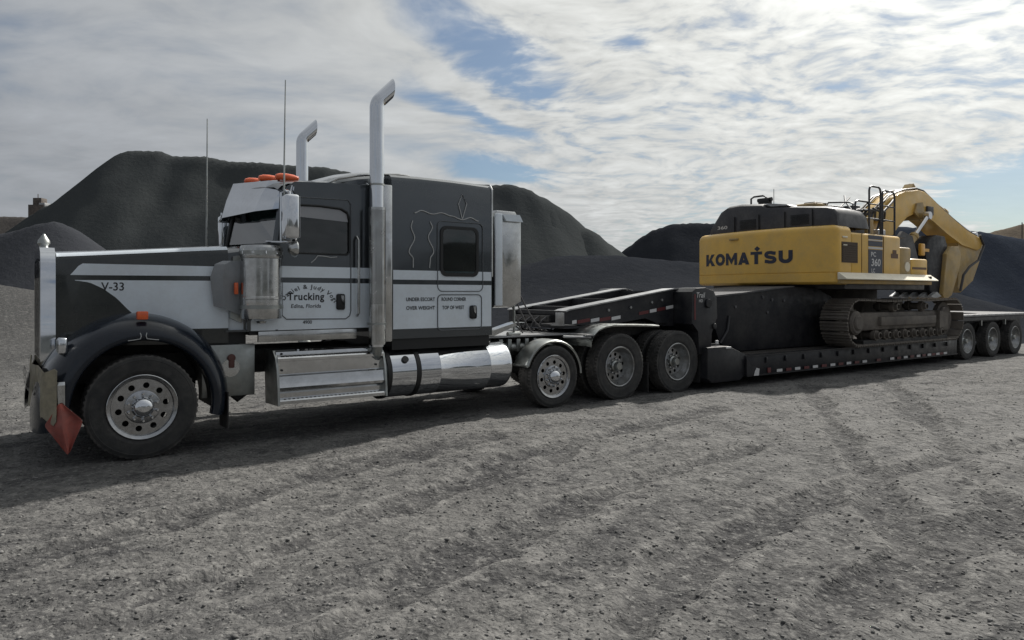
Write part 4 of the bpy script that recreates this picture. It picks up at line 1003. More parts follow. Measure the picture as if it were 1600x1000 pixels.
# bogie
mb = MB(); mb.box(18.0, 23.0, Y0+.35, Y1-.35, .62, 1.0); mb.prism([(17.6, .55), (18.1, .55), (18.5, 1.0), (18.5, 1.06), (18.1, 1.06)], Y0+.1, Y1-.1); part('bogie_frame', mb, 'trailer', TR)
mb = MB(); mb.box(18.15, 23.2, Y0, Y1, 1.06, 1.13, .012); part('bogie_deck', mb, 'deck_grey', TR)
mb = MB(); mb.box(18.15, 23.2, Y0-.012, Y0-.001, 1.085, 1.135, .004); part('deck_edge', mb, 'worn_steel', TR)
mb = MB(); mb.box(18.12, 23.2, Y0-.012, Y0-.002, .98, 1.06); mb.box(18.12, 23.2, Y1+.002, Y1+.012, .98, 1.06); part('bogie_rail', mb, 'trailer', TR)
for x in (18.72, 20.24, 21.70):
    for sg in (1, -1):
        wheel(TR, x, Y0 if sg > 0 else Y1, .465, .25, 'low', sgn=sg)
        part('inner_tyre', WM['low']['tyre'], None, TR, at=(x, (Y0+.42) if sg > 0 else (Y1-.42), .465))
    mb = MB(); mb.cyl((x, YC, .46), .07, 2.2, 'y', 12); part('axle', mb, 'frame', TR)
for x in (19.5, 20.98):
    mb = MB(); mb.box(x, x+.05, Y0, Y0+.06, .84, .98); part('lamp_bracket', mb, 'dull_alu', TR)

# ================================================================== EXCAVATOR (same turned frame; deck top at .555)
EB = Vector((15.4, 1.22, .555)); DZ = .555
EX = root('excavator', 'yellow tracked excavator loaded on the trailer with its counterweight towards the truck', 'excavator', EB, YAW, world=tow(EB))
XC = 15.42
# --- undercarriage
shoe = MB()
shoe.box(-.098, .098, -.30, .30, 0, .022); 
for k in (-.07, 0, .07): shoe.prism([(k-.012, .022), (k+.012, .022), (k+.006, .05), (k-.006, .05)], -.30, .30)
shoe = shoe.mesh('track_shoe', 'track')
def track_path(n):
    r0, x0, x1, zc = .455, XC-2.26, XC+1.98, DZ+.51
    L1 = x1-x0; tot = 2*L1+2*math.pi*r0; out = []
    for k in range(n):
        s_ = tot*k/n
        if s_ < L1: out.append((x0+s_, zc-r0, 0))                             # bottom, angle of outward normal -90
        elif s_ < L1+math.pi*r0: a = -math.pi/2+(s_-L1)/r0; out.append((x1+r0*math.cos(a), zc+r0*math.sin(a), a+math.pi/2))
        elif s_ < 2*L1+math.pi*r0:
            q = (s_-L1-math.pi*r0)/L1; out.append((x1-q*L1, zc+r0-.035*math.sin(math.pi*q)*abs(math.sin(2*math.pi*q)), math.pi))
        else: a = math.pi/2+(s_-2*L1-math.pi*r0)/r0; out.append((x0+r0*math.cos(a), zc+r0*math.sin(a), a+math.pi/2))
    return out
for yc_, near in ((-.375+.30, True), (2.815-.30+.06, False)):
    mb = MB(); mb.box(XC-1.98, XC+1.55, yc_-.16, yc_+.16, DZ+.33, DZ+.72, .05); mb.box(XC-1.3, XC+1.2, yc_-.24, yc_+.24, DZ+.42, DZ+.62, .03)
    mb.prism([(XC+1.35, DZ+.30), (XC+1.75, DZ+.36), (XC+1.78, DZ+.66), (XC+1.35, DZ+.72)], yc_-.24, yc_+.24)
    tf = part('track_frame', mb, 'track', EX, angle=25)
    mb = MB(); mb.box(XC-1.2, XC+1.2, yc_-.05, yc_+.05, DZ+.10, DZ+.33); part('roller_guard', mb, 'track', tf)
    for i, (x, z, a) in enumerate(track_path(52)): part('track_shoe', shoe, None, tf, at=(x, yc_, z), rot=(0, -(a)+math.pi, 0))
    mb = MB(); mb.lathe([(.30, -.05), (.40, -.05), (.40, .05), (.30, .05)], (XC+1.98, yc_, DZ+.51), 'y', 32, closed=True); mb.cyl((XC+1.98, yc_, DZ+.51), .3, .22, 'y', 28, bev=.03); part('idler', mb, 'track', tf)
    mb = MB()
    mb.prism([(XC-2.26+(.40 if k % 2 else .34)*math.cos(2*math.pi*(k+j*.0)/42), DZ+.51+(.40 if k % 2 else .34)*math.sin(2*math.pi*k/42)) for k in range(42) for j in (0,)], yc_-.04, yc_+.04)
    mb.cyl((XC-2.26, yc_-.1, DZ+.51), .25, .3, 'y', 28, bev=.04); mb.cyl((XC-2.26, yc_-.22, DZ+.51), .16, .14, 'y', 24, bev=.03); part('sprocket', mb, 'track', tf)
    rl = MB().lathe([(.05, -.28), (.075, -.27), (.075, -.2), (.11, -.2), (.11, -.1), (.08, -.09), (.08, .09), (.11, .1), (.11, .2), (.075, .2), (.05, .27)], n=18).mesh('track_roller', 'track')
    for k in range(8): part('track_roller', rl, None, tf, at=(XC-1.42+k*.405, yc_, DZ+.225))
    mb = MB(); mb.box(XC-1.9, XC+1.9, yc_-.17, yc_+.17, DZ+.052, DZ+.13); part('track_chain', mb, 'frame', tf)
    for k in (-.65, .65): part('carrier_roller', rl, None, tf, at=(XC+k, yc_, DZ+.83))
mb = MB(); mb.prism([(XC-1.1, DZ+.45), (XC+1.1, DZ+.45), (XC+.85, DZ+.95), (XC-.85, DZ+.95)], .3, 2.25); mb.cyl((XC, YC+.05, DZ+1.08), .72, .26, 'z', 40); part('car_body', mb, 'track', EX)
# --- upper structure
UY0, UY1 = -.29, 3.24; ZB, ZT = 1.86, 3.06
mb = MB(); mb.box(12.9, 16.3, UY0+.1, UY1-.1, 1.76, 1.95, .02); part('turntable_frame', mb, 'exc_dark', EX)
def cw_x(y): return 15.3-math.sqrt(max(.1, 3.14**2-((y-1.475)*.76)**2))
def plan(inset, dz=0):
    pts = []
    for k in range(25):
        y = lerp(UY0+.20, UY1-.20, k/24); pts.append((cw_x(y)+inset, y))
    fl_, fr_ = cw_x(UY0+.2), cw_x(UY1-.2); rnd = []
    for k in range(7):
        a = R(90*k/6); rnd.append((fl_+.17-.17*math.cos(a)+inset*math.cos(a), UY0+.20-.20*math.sin(a)+inset*math.sin(a)))
    rr = []
    for k in range(7):
        a = R(90*(6-k)/6); rr.append((fr_+.17-.17*math.cos(a)+inset*math.cos(a), UY1-.20+.20*math.sin(a)-inset*math.sin(a)))
    return [(12.95, UY0+inset)]+list(reversed(rnd))+pts[1:-1]+list(reversed(rr))+[(12.95, UY1-inset)]
mb = MB(); rows = []
for inset, z in ((.10, ZB-.0), (.03, ZB+.015), (0, ZB+.05), (0, 2.085), (.012, 2.095), (.012, 2.10), (0, 2.11), (0, ZT-.13), (.02, ZT-.07), (.06, ZT-.025), (.13, ZT)):
    rows.append([(x, y, z+(.0)) for x, y in plan(inset)])
V = mb.grid(rows); mb.bm.faces.new(V[-1]); mb.bm.faces.new(V[0])
cw = part('counterweight', mb, 'yellow', EX, angle=38)
def cwmap(y0, z0):                                      # the rear face reads towards the near side: letters run along -y
    return lambda a, b_: (cw_x(y0-a)-.006, y0-a, z0+b_)
def heavy(st, w_, h_, gap_=.05, th=.30):
    """heavy block letters: list of quads in a w_ x h_ box"""
    def rib(path, t_):
        q = []; L = []; Rr = []
        for i, (x, y) in enumerate(path):
            a, b_ = path[max(i-1, 0)], path[min(i+1, len(path)-1)]; d = Vector((b_[0]-a[0], b_[1]-a[1], 0)).normalized(); n_ = Vector((-d.y, d.x, 0))*t_/2
            L.append((x+n_.x, y+n_.y)); Rr.append((x-n_.x, y-n_.y))
        return [(L[i], L[i+1], Rr[i+1], Rr[i]) for i in range(len(path)-1)]
    def arcp(cx, cy, rx, ry, a0, a1, n=14): return [(cx+rx*math.cos(R(lerp(a0, a1, k/n))), cy+ry*math.sin(R(lerp(a0, a1, k/n)))) for k in range(n+1)]
    t2 = th*.92; G = {
     'K': [((0, 0), (th, 0), (th, 1), (0, 1)), ((th, .42), (.62, 1), (1.0, 1), (th, .12)), ((.36, .50), (.56, .66), (1.05, 0), (.66, 0))],
     'O': rib(arcp(.5, .5, .5-t2/2, .5-.13, 0, 360, 28), t2),
     'M': [((0, 0), (.25, 0), (.25, 1), (0, 1)), ((.83, 0), (1.08, 0), (1.08, 1), (.83, 1)), ((.25, 1), (.25, .55), (.54, .05), (.54, .5)), ((.83, 1), (.83, .55), (.54, .05), (.54, .5))],
     'A': [((0, 0), (.33, 0), (.62, .95), (.38, 1)), ((1.0, 0), (.67, 0), (.38, 1), (.62, 1)), ((.28, .14), (.72, .14), (.65, .38), (.35, .38))],
     'T': [((0, .76), (.95, .76), (.95, 1), (0, 1)), ((.32, 0), (.63, 0), (.63, .76), (.32, .76))],
     'S': rib([(.88, .80)]+arcp(.45, .70, .30, .185, 45, 270, 12)+arcp(.5, .30, .32, .185, 90, -135, 12)+[(.06, .20)], .27),
     'U': rib([(.15, 1), (.15, .42)]+arcp(.5, .42, .35, .29, 180, 360, 14)+[(.85, .42), (.85, 1)], .30)}
    Wd = {'M': 1.08}; x = 0; out = []
    for ch in st:
        out += [[(p[0]+x, min(1, max(0, p[1]))) for p in q] for q in G[ch]]; x += Wd.get(ch, 1.0)+gap_
    sx = w_/(x-gap_); return [[(p[0]*sx, p[1]*h_) for p in q] for q in out]
mb = MB(); fn = cwmap(2.90, 2.31); yk = 2.90-2.34*.655
for q in heavy('KOMATSU', 2.34, .27, .10): mb.face([fn(*p) for p in q])
for s_ in (1,): mb.face([(cw_x(yk+.08*math.cos(R(90*k)))-.006, yk+.075*math.cos(R(90*k)), 2.64+.06*math.sin(R(90*k))) for k in range(4)])
part('lettering', mb, 'exc_blue', cw)
mb = MB(); mb.box(cw_x(1.95)-.035, cw_x(1.95)+.02, 1.86, 2.10, 2.86, 2.905, .01); part('lifting_eye', mb, 'yellow_old', cw)
# near side bodywork
mb = MB(); mb.box(12.952, 14.99, UY0, .6, 1.95, 2.93, .06, seg=3); sd_ = part('side_cover', mb, 'yellow', EX, angle=40)
mb = MB(); mb.holed([(12.60, 2.30), (13.20, 2.30), (13.20, 2.72), (12.60, 2.72)], [[(12.62+.0, 2.32), (13.18, 2.32), (13.18, 2.70), (12.62, 2.70)]], .008, 'xz', UY0-.008)
lv = part('louver_frame', mb, 'vent', sd_)
mb = MB(); mb.box(12.62, 13.18, UY0-.003, UY0+.001, 2.32, 2.70); part('louver_backing', mb, 'vent', lv)
slat = MB().prism([(-.27, 0), (.27, 0), (.27, .022), (-.27, .022)], -.014, 0).mesh('louver_slat', 'vent')
for k in range(8): part('louver_slat', slat, None, lv, at=(12.90, UY0-.003, 2.335+k*.045))
mb = MB(); mb.box(12.62, 12.80, UY0-.02, UY0, 2.80, 2.835, .006); mb.box(12.64, 12.78, UY0-.022, UY0-.001, 2.645, 2.665); part('latch', mb, 'cream', sd_)
mb = MB(); mb.box(13.62, 14.20, UY0-.006, UY0-.001, 2.07, 2.60); mb.box(13.62, 14.20, UY0-.006, UY0-.001, 2.67, 2.78); mb.box(13.62, 14.20, UY0-.006, UY0-.001, 2.82, 2.90); dc = part('stripe_decal', mb, 'exc_blue', sd_)
mb = MB(); mb.box(13.62, 14.20, UY0-.006, UY0-.001, 2.615, 2.655); mb.box(13.62, 14.20, UY0-.006, UY0-.001, 2.79, 2.81)
put_text(mb, text('PC', .20, .10, .02), lambda a, b_: (13.72+a, UY0-.009, 2.45+b_)); put_text(mb, text('360', .38, .16, .02, .1), lambda a, b_: (13.73+a, UY0-.009, 2.25+b_)); put_text(mb, text('LC', .14, .09, .02), lambda a, b_: (13.74+a, UY0-.009, 2.11+b_)); part('lettering', mb, 'tape_white', dc)
mb = MB(); mb.box(14.56, 14.86, UY0-.005, UY0-.001, 2.44, 2.54); mb.box(14.63, 14.79, UY0-.005, UY0-.001, 2.53, 2.62, ); part('warning_decal', mb, 'decal_brown', sd_)
mb = MB(); mb.tube([(14.24, UY0-.004, 2.0), (14.24, UY0-.004, 2.90)], .008, 6); mb.tube([(13.36, UY0-.004, 2.0), (13.36, UY0-.004, 2.92)], .006, 6); part('door_seam', mb, 'decal_brown', sd_)
mb = MB(); mb.box(14.99, 15.50, UY0+.02, .55, 1.95, 2.70, .04); part('fuel_tank', mb, 'yellow_old', EX)
mb = MB(); mb.box(15.50, 16.28, UY0+.02, .5, 1.95, 2.46, .04); tb_ = part('tool_box', mb, 'yellow', EX)
mb = MB(); mb.box(15.55, 16.20, UY0+.012, UY0+.022, 2.22, 2.27); part('warning_decal', mb, 'decal_brown', tb_)
mb = MB(); mb.cyl((15.30, UY0+.012, 2.27), .11, .02, 'y', 20); part('round_decal', mb, 'cream', tb_)
mb = MB(); mb.prism([(UY0-.002, 1.955), (UY0-.195, 1.955), (UY0-.20, 1.97), (UY0-.02, 2.10), (UY0-.002, 2.10)], 12.45, 16.32, 'yz', bev=.004); mb2 = part('side_guard', mb, 'cream', EX)
mb = MB(); mb.cyl((16.08, UY0-.11, 2.03), .035, .07, 'y', 14); part('guard_hole', mb, 'dark_trim', mb2)
mb = MB(); mb.box(12.5, 16.30, UY0-.06, UY0+.10, 1.87, 1.95, .01); part('guard_rail', mb, 'yellow_old', EX)
mb = MB(); mb.box(12.96, 15.2, UY1-.7, UY1, 1.95, 2.95, .06); part('side_cover', mb, 'yellow', EX)
mb = MB(); mb.box(12.955, 15.6, .6, UY1-.7, 1.95, 3.0, .04); part('engine_housing', mb, 'yellow_old', EX)
# engine hood
mb = MB(); rows = []
hp = [(UY0+.10, 3.04), (UY0+.12, 3.30), (UY0+.20, 3.42), (UY0+.36, 3.47), (.9, 3.56), (1.5, 3.60), (1.62, 3.68), (2.2, 3.73), (2.55, 3.71), (2.72, 3.62), (3.0, 3.24), (3.05, 3.04)]
for x, k in ((12.62, .80), (12.66, .93), (12.76, 1.0), (13.5, 1.0), (13.68, .98), (13.76, .90), (13.78, .0)):
    rows.append([(x+.10*(1-k), y, 3.04+(z-3.04)*k) for y, z in hp])
mb.grid(rows); mb.grid([[(12.62+.02, y, 3.04) for y, z in hp], rows[0]]); eh = part('engine_hood', mb, 'exc_dark', EX, angle=40)
mb = MB(); put_text(mb, text('360', .28, .08, .02), lambda a, b_: (12.635, 2.80-a, 3.18+b_)); part('lettering', mb, 'tape_white', eh)
mb = MB(); mb.prism([(1.42, 3.605), (1.62, 3.70), (1.02, 3.61), (.94, 3.575)], 12.72, 13.4, 'yz'); part('hood_panel', mb, 'worn_steel', eh)
mb = MB(); mb.tube([(13.2, 2.28, 3.68), (13.2, 2.28, 3.90), (13.2, 2.2, 3.94), (13.2, 1.95, 3.94), (13.2, 1.88, 3.90), (13.2, 1.88, 3.68)], .022, 8); hn = part('handrail', mb, 'exc_dark', eh)
mb = MB(); mb.box(13.15, 13.3, 1.78, 2.06, 3.72, 3.88, .02); mb.cyl((13.22, 1.92, 3.84), .05, .36, 'y', 12); part('air_precleaner', mb, 'dark_trim', eh)
mb = MB(); mb.tube([(13.3, 1.74, 3.65), (13.3, 1.74, 4.08)], .007, 6); part('antenna', mb, 'dark_trim', eh)
mb = MB(); mb.box(13.7, 15.2, .9, 1.75, 3.0, 3.60, .05); mb.box(13.9, 14.6, .3, .9, 3.0, 3.25, .04); part('valve_cover', mb, 'exc_dark', EX)
mb = MB(); mb.cyl((13.45, .62, 3.52), .07, .25, 'z', 16); part('exhaust_pipe', mb, 'dark_trim', EX)
for k in range(5):
    mb = MB(); mb.cyl((13.3, .28+k*.16, 3.44+.006*k), .016, .03, 'z', 8); part('bolt', mb, 'worn_steel', eh)
mb = MB(); mb.box(13.05, 13.55, .55, 1.05, 3.50, 3.63, .03); part('filter_cover', mb, 'yellow_old', eh)
mb = MB(); mb.box(12.95, 13.4, .1, .48, 3.44, 3.52, .03); part('filter_cover', mb, 'exc_dark', eh)
for y in (.35, 1.0, 1.65, 2.3):
    mb = MB(); mb.box(12.605, 12.63, y, y+.012, 3.06, 3.44); part('cover_seam', mb, 'dark_trim', eh)
vs_ = MB().box(-.01, .0, 0, .42, 0, .016).mesh('vent_slat', 'dark_trim')
for k in range(7): part('vent_slat', vs_, None, eh, at=(12.628, .45, 3.14+k*.032)); part('vent_slat', vs_, None, eh, at=(12.628, 1.75, 3.14+k*.032))
mb = MB(); mb.tube([(13.55, .0, 3.42), (13.55, .0, 3.58), (13.55, .08, 3.62), (13.55, .55, 3.66), (13.55, .6, 3.60)], .018, 8); part('handrail', mb, 'exc_dark', eh)
# operator's cab on the far side
mb = MB()
cabp = [(15.15, 2.0), (15.15, 3.50), (15.25, 3.62), (16.55, 3.62), (16.75, 3.50), (17.0, 2.7), (17.0, 2.0)]
cw_in = [(15.30, 2.6), (15.30, 3.42), (15.36, 3.48), (16.48, 3.48), (16.60, 3.40), (16.80, 2.6)]
for y in (1.98, 2.92): mb.holed(cabp, [cw_in], .05, 'xz', y)
mb.box(15.15, 16.6, 2.0, 2.96, 3.58, 3.64, .02); mb.box(15.16, 17.0, 2.0, 2.96, 1.98, 2.1); mb.box(15.15, 15.2, 2.0, 2.96, 2.0, 2.8)
oc = part('operator_cab', mb, 'exc_dark', EX, angle=25)
for y in (2.0, 2.945):
    mb = MB(); mb.prism(cw_in, y, y+.005); part('cab_window', mb, 'glass', oc)
mb = MB(); mb.box(15.5, 15.9, 2.25, 2.7, 2.1, 2.9, .05); part('seat', mb, 'seat', oc)
mb = MB(); mb.box(15.35, 16.1, 2.15, 2.8, 3.645, 3.70, .02); part('roof_hatch', mb, 'yellow_old', oc)
# handrails and step platform
def rail(pts, r=.022, nm='handrail'):
    mb = MB(); mb.tube(pts, r, 8); return part(nm, mb, 'exc_dark', EX)
def bow(x0, x1, y0_, y1_, z0, z1, c_=.09):
    a = Vector((x0, y0_, 0)); b_ = Vector((x1, y1_, 0)); d = (b_-a); L = d.length; d.normalize()
    f = lambda s_, z: (a.x+d.x*s_, a.y+d.y*s_, z)
    rail([f(0, z0), f(0, z1-c_), f(c_*.3, z1-c_*.3), f(c_, z1), f(L-c_, z1), f(L-c_*.3, z1-c_*.3), f(L, z1-c_), f(L, z0)])
bow(13.78, 14.35, .08, .08, 3.02, 3.68); bow(14.30, 14.78, .05, .05, 2.95, 4.03); bow(14.86, 15.50, .05, .10, 2.95, 3.98)
for z in (3.32, 3.64): rail([(14.30, .05, z), (14.78, .05, z)], .016); rail([(14.86, .05, z), (15.5, .10, z)], .016)
rail([(13.8, .08, 3.35), (14.3, .6, 3.75), (14.8, .9, 3.95)], .018); rail([(13.8, .5, 3.2), (14.5, .9, 3.6), (15.2, 1.0, 3.95)], .018)
mb = MB(); mb.box(14.2, 15.6, -.1, .62, 2.935, 2.965); part('step_platform', mb, 'exc_dark', EX)
for x, y, z, dx, dy, dz, m_ in ((14.35, .75, 3.0, .35, .3, .55, 'yellow_old'), (14.85, .70, 3.0, .30, .35, .72, 'exc_dark'), (15.3, .62, 2.95, .28, .3, .50, 'yellow_old'), (15.75, .60, 2.5, .35, .25, .70, 'worn_steel'), (14.1, 1.2, 3.4, .5, .3, .40, 'exc_dark')):
    mb = MB(); mb.box(x, x+dx, y, y+dy, z, z+dz, .025); part('valve_block', mb, m_, EX)
for k in range(6):
    mb = MB(); x = 14.5+.22*k; mb.tube([(x, .72, 3.3+.05*k), (x+.1, .58, 3.55+.03*k), (x+.45, .60, 3.62), (x+.8, .8, 3.45), (16.3+.1*k, .98, 3.5)], .028, 8); part('hydraulic_hose', mb, 'hose', EX)
# --- boom, arm, bucket
boomp = [(15.75, 2.2), (15.95, 2.75), (16.15, 3.25), (16.6, 3.78), (17.2, 4.12), (17.9, 4.32), (18.6, 4.42), (18.95, 4.40), (19.35, 4.27), (19.8, 4.08), (20.7, 3.76), (21.5, 3.50), (22.35, 3.32), (22.55, 3.20), (22.45, 3.02), (22.2, 2.94),
         (21.2, 3.06), (20.2, 3.36), (19.5, 3.62), (18.9, 3.82), (18.4, 3.80), (18.0, 3.66), (17.5, 3.38), (16.9, 2.85), (16.4, 2.3), (16.1, 2.1)]
mb = MB(); mb.prism(boomp, 1.02, 1.58, bev=.02); bm_ = part('boom', mb, 'yellow', EX, angle=30)
mb = MB(); mb.prism([(18.3, 3.80), (18.65, 3.60), (18.85, 3.85), (18.75, 4.1), (18.45, 4.05)], .97, 1.02); mb.cyl((18.62, 1.3, 3.72), .09, .85, 'y', 16); part('boom_boss', mb, 'yellow_old', bm_)
for y in (.78, 1.82):
    mb = MB(); a, b_ = Vector((16.75, y, 2.3)), Vector((18.62, y, 3.72)); d = (b_-a).normalized(); mb.tube([a, a+d*1.35], .10, 16); mb.tube([a+d*1.33, a+d*1.42], .115, 16); c_ = part('boom_cylinder', mb, 'yellow_old', EX)
    mb = MB(); mb.tube([a+d*1.40, b_], .05, 12); mb.cyl(tuple(b_), .10, .12, 'y', 16); part('piston_rod', mb, 'rod', c_)
mb = MB(); a, b_ = Vector((18.7, 1.3, 4.53)), Vector((22.6, 1.3, 3.42)); d = (b_-a).normalized(); mb.tube([a, a+d*2.0], .105, 16); mb.tube([a+d*1.98, a+d*2.10], .125, 16); ac = part('arm_cylinder', mb, 'yellow_old', EX)
mb = MB(); mb.tube([a+d*2.05, b_], .055, 12); mb.cyl(tuple(b_), .1, .2, 'y', 16); part('piston_rod', mb, 'rod', ac)
mb = MB(); mb.prism([(18.45, 4.40), (18.7, 4.62), (18.95, 4.40)], 1.18, 1.42); part('cylinder_lug', mb, 'yellow_old', bm_)
for k, y in enumerate((1.08, 1.16, 1.44, 1.52)):
    mb = MB(); mb.tube([(16.5, y, 3.72), (17.2, y, 4.17), (17.9, y, 4.37), (18.6, y, 4.47), (19.0, y, 4.44), (19.8, y, 4.13), (20.7, y, 3.81), (21.6, y, 3.52), (22.3, y, 3.38)], .022, 8); part('hydraulic_line', mb, 'exc_dark', bm_)
for k in range(3):
    y = .92+k*.25; mb = MB(); mb.tube([(16.3, y, 2.6), (16.15, y-.08, 3.2), (16.4, y-.08, 3.65), (17.0, y, 3.95), (17.4, 1.05+.1*k, 4.1)], .03, 8); part('hydraulic_hose', mb, 'hose', bm_)
mb = MB(); mb.box(19.0, 19.35, .96, 1.02, 3.78, 4.02, .02); part('work_lamp', mb, 'exc_dark', bm_)
armp = [(21.0, 3.15), (21.7, 3.40), (22.4, 3.36), (22.68, 3.12), (22.6, 2.84), (22.0, 2.05), (21.2, 1.70), (20.98, 1.88), (21.1, 2.6)]
mb = MB(); mb.prism(armp, 1.06, 1.54, bev=.02); am = part('arm', mb, 'yellow_old', EX, angle=30)
lk = [(19.72, 2.75), (20.05, 2.98), (20.45, 2.98), (20.62, 2.75), (20.52, 2.4), (20.25, 2.0), (20.05, 1.62), (19.62, 1.48), (19.50, 1.66), (19.62, 2.2)]
for y in (.80, 1.56): mb = MB(); mb.prism(lk, y, y+.20, bev=.03); part('bucket_link', mb, 'yellow_old', EX, angle=30)
mb = MB(); mb.tube([(22.3, 1.0, 3.40), (22.55, .99, 3.1), (22.1, .96, 2.65), (21.5, .95, 2.45), (21.1, .95, 2.2), (20.9, .95, 1.75)], .035, 8); part('hydraulic_hose', mb, 'hose', am)
bk = [(18.72, 2.85), (18.95, 3.12), (19.4, 3.26), (19.85, 3.24), (20.0, 3.0), (19.95, 2.5), (19.7, 1.9), (19.55, 1.62), (19.2, 1.58), (18.98, 1.75), (18.88, 2.2)]
mb = MB(); mb.prism(bk, .90, 1.84, bev=.03); bu = part('bucket', mb, 'bucket', EX, angle=30)
for k in range(5):
    mb = MB(); y = .80+k*.25; mb.prism([(19.3, 1.60), (18.95, 1.54), (18.72, 1.60), (19.05, 1.72)], y-.05, y+.05); part('bucket_tooth', mb, 'worn_steel', bu)
mb = MB(); mb.box(18.28, 18.52, .80, .88, 2.66, 2.98, .03); mb.box(18.4, 18.9, .88, .92, 2.78, 2.86); part('work_lamp', mb, 'yellow_lens', EX)
mb = MB(); mb.prism([(16.3, 2.1), (17.1, 2.1), (17.6, 2.5), (17.3, 3.1), (16.8, 3.2), (16.4, 2.9)], .55, .62); mb.box(16.2, 17.2, .45, 1.95, 1.9, 2.3, .03); part('boom_mount', mb, 'exc_dark', EX)

# black steel attachment lying on the front deck
AB = Vector((11.0, 1.2, .56))
AT = root('bucket_attachment', 'large black steel bucket lying on the front of the trailer deck under the counterweight', 'bucket', AB, YAW, world=tow(AB))
ap = [(9.72, .80), (9.58, 1.1), (9.55, 1.50), (9.62, 1.60), (10.4, 1.655), (11.4, 1.75), (12.1, 1.80), (12.9, 1.80), (13.5, 1.60), (13.7, 1.2), (13.6, .80), (13.3, .57), (10.0, .57)]
for y in (.45, 1.93): mb = MB(); mb.prism(ap, y, y+.05, bev=.012); part('side_plate', mb, 'bucket', AT, angle=25)
mb = MB(); ia = [(lerp(11.6, x, .985), lerp(1.15, z, .985)) for x, z in ap]; mb.prism(ia, .50, 1.93); part('shell', mb, 'bucket', AT, angle=25)
mb = MB(); mb.prism([(9.60, 1.602), (10.4, 1.660), (11.4, 1.755), (12.1, 1.806), (12.1, 1.825), (11.4, 1.78), (10.4, 1.69), (9.60, 1.64)], .43, 2.0, bev=.006); part('wear_plate', mb, 'deck_grey', AT, angle=25)
for x, z in ((11.35, 1.55), (11.75, 1.53), (11.2, 1.30), (10.2, 1.42), (11.05, 1.60)):
    mb = MB(); mb.cyl((x, .445, z), .03, .03, 'y', 10); part('bolt', mb, 'deck_grey', AT)
mb = MB(); mb.tube([(9.75, .44, .75), (9.95, .43, .98), (10.0, .43, 1.25)], .02, 8); part('hydraulic_hose', mb, 'hose', AT)

# ================================================================== FAR THINGS
def far(u, v, d): return CAM+FWD*d+RGT*((u-800)*d/1110)+Vector((0, 0, (459-v)*d/1110))
b0 = far(62, 345, 95); s1 = 95/1110
HT = root('hopper_tower', 'small rusty plant tower on the shoulder of the left heap', 'tower', (b0.x, b0.y, b0.z-4), -R(36.5))
def tbox(x0, x1, z0, z1, dep, mm, nm, mb_fn=None):
    mb = MB(); c_ = HT.location
    mb.box(c_.x+x0*s1, c_.x+x1*s1, c_.y-dep, c_.y+dep, b0.z+z0*s1, b0.z+z1*s1, .02); return part(nm, mb, mm, HT)
M['rust'] = mat('rusty_steel', (.12, .10, .085), .8, 0, (.07, .06, .055), 4)
tbox(-11, 12, -48, 24, .9, 'rust', 'tower_body'); tbox(-6, 7, 24, 35, .6, 'rust', 'tower_top'); tbox(5, 14, 20, 27, .8, 'worn_steel', 'chute'); tbox(-15, -9, 18, 24, .4, 'rust', 'platform')
tbox(-3, -2, 35, 42, .04, 'rust', 'mast'); tbox(14, 22, 22, 23, .05, 'rust', 'guard_rail'); tbox(21, 22, 10, 23, .05, 'rust', 'post')
pb = far(1597, 372, 100)
mb = MB(); mb.tube([tuple(pb-Vector((0, 0, 3))), tuple(pb+Vector((0, 0, 2.2)))], .07, 8)
po = bpy.data.objects.new('utility_pole', mb.mesh('utility_pole', 'rust', tuple(pb-Vector((0, 0, 3))))); po.location = pb-Vector((0, 0, 3)); COL.objects.link(po); tag(po, 'thin dark pole standing on the tan heap at the right edge', 'pole')

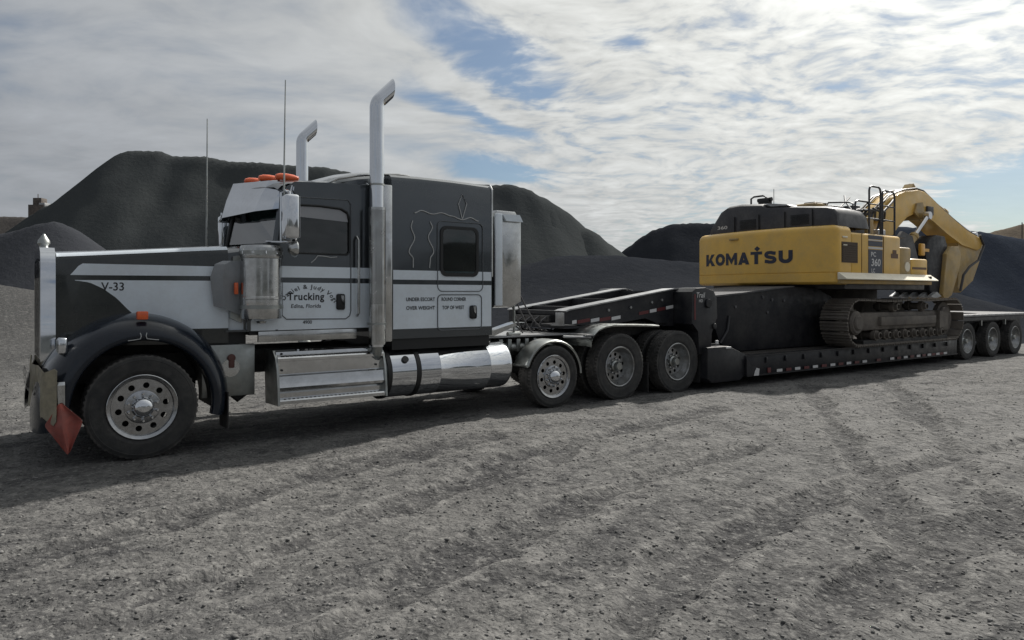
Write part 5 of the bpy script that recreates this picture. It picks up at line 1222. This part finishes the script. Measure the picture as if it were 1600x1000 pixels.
# ================================================================== LOOSE STONES
def stones(name, n, lab, mats, smin, smax, region, seed):
    rng = np.random.default_rng(seed)
    base = MB(); bmesh.ops.create_icosphere(base.bm, subdivisions=1, radius=1.0)
    V0 = np.array([v.co[:] for v in base.bm.verts]); base.bm.faces.ensure_lookup_table(); base.bm.verts.index_update()
    F0 = np.array([[v.index for v in f.verts] for f in base.bm.faces]); base.bm.free()
    x, y = region(rng, n); z = ground_h(x, y)
    s_ = smin*(smax/smin)**(rng.random(n)**2.6)
    nv = len(V0); V = V0[None]*(1+rng.uniform(-.32, .32, (n, nv, 1)))
    sc = np.stack([rng.uniform(.7, 1.3, n), rng.uniform(.7, 1.2, n), rng.uniform(.4, .8, n)], -1)*s_[:, None]
    V = V*sc[:, None, :]; a = rng.uniform(0, 6.28, n); c_, q = np.cos(a)[:, None], np.sin(a)[:, None]
    V = np.stack([V[..., 0]*c_-V[..., 1]*q, V[..., 0]*q+V[..., 1]*c_, V[..., 2]], -1)+np.stack([x, y, z+s_*.15], -1)[:, None, :]
    F = (F0[None]+(np.arange(n)*nv)[:, None, None]).reshape(-1, 3)
    me = bpy.data.meshes.new(name); me.vertices.add(n*nv); me.vertices.foreach_set('co', V.astype(np.float32).ravel())
    me.loops.add(F.size); me.loops.foreach_set('vertex_index', F.ravel().astype(np.int32))
    me.polygons.add(len(F)); me.polygons.foreach_set('loop_start', np.arange(0, F.size, 3, dtype=np.int32)); me.polygons.foreach_set('loop_total', np.full(len(F), 3, dtype=np.int32))
    for m_ in mats: me.materials.append(M[m_])
    mi = np.repeat(rng.integers(0, len(mats), n), len(F0)); me.polygons.foreach_set('material_index', mi.astype(np.int32))
    me.update(calc_edges=True)
    o = bpy.data.objects.new(name, me); COL.objects.link(o); tag(o, lab, kind='stuff')
M['stone_d'] = mat('coal_lump', (.03, .03, .033), .8, 0, (.05, .05, .052), 30); M['stone_g'] = mat('grey_stone', (.115, .113, .11), .9, 0, (.075, .074, .072), 30); M['stone_l'] = mat('pale_stone', (.20, .197, .19), .9, 0, (.15, .148, .144), 30)
def near_view(rng, n):
    d = 2.0+13*rng.random(n)**1.5; u = rng.uniform(-.82, .82, n)
    return CAM.x+FWD.x*d+RGT.x*u*d, CAM.y+FWD.y*d+RGT.y*u*d
stones('gravel', 30000, 'loose gravel and coal crumbs over the yard', ['stone_g', 'stone_g', 'stone_l'], .003, .016, near_view, 3)
stones('coal_lumps', 45, 'scattered dark coal lumps and stones on the gravel', ['stone_d', 'stone_d', 'stone_g'], .010, .030, near_view, 4)
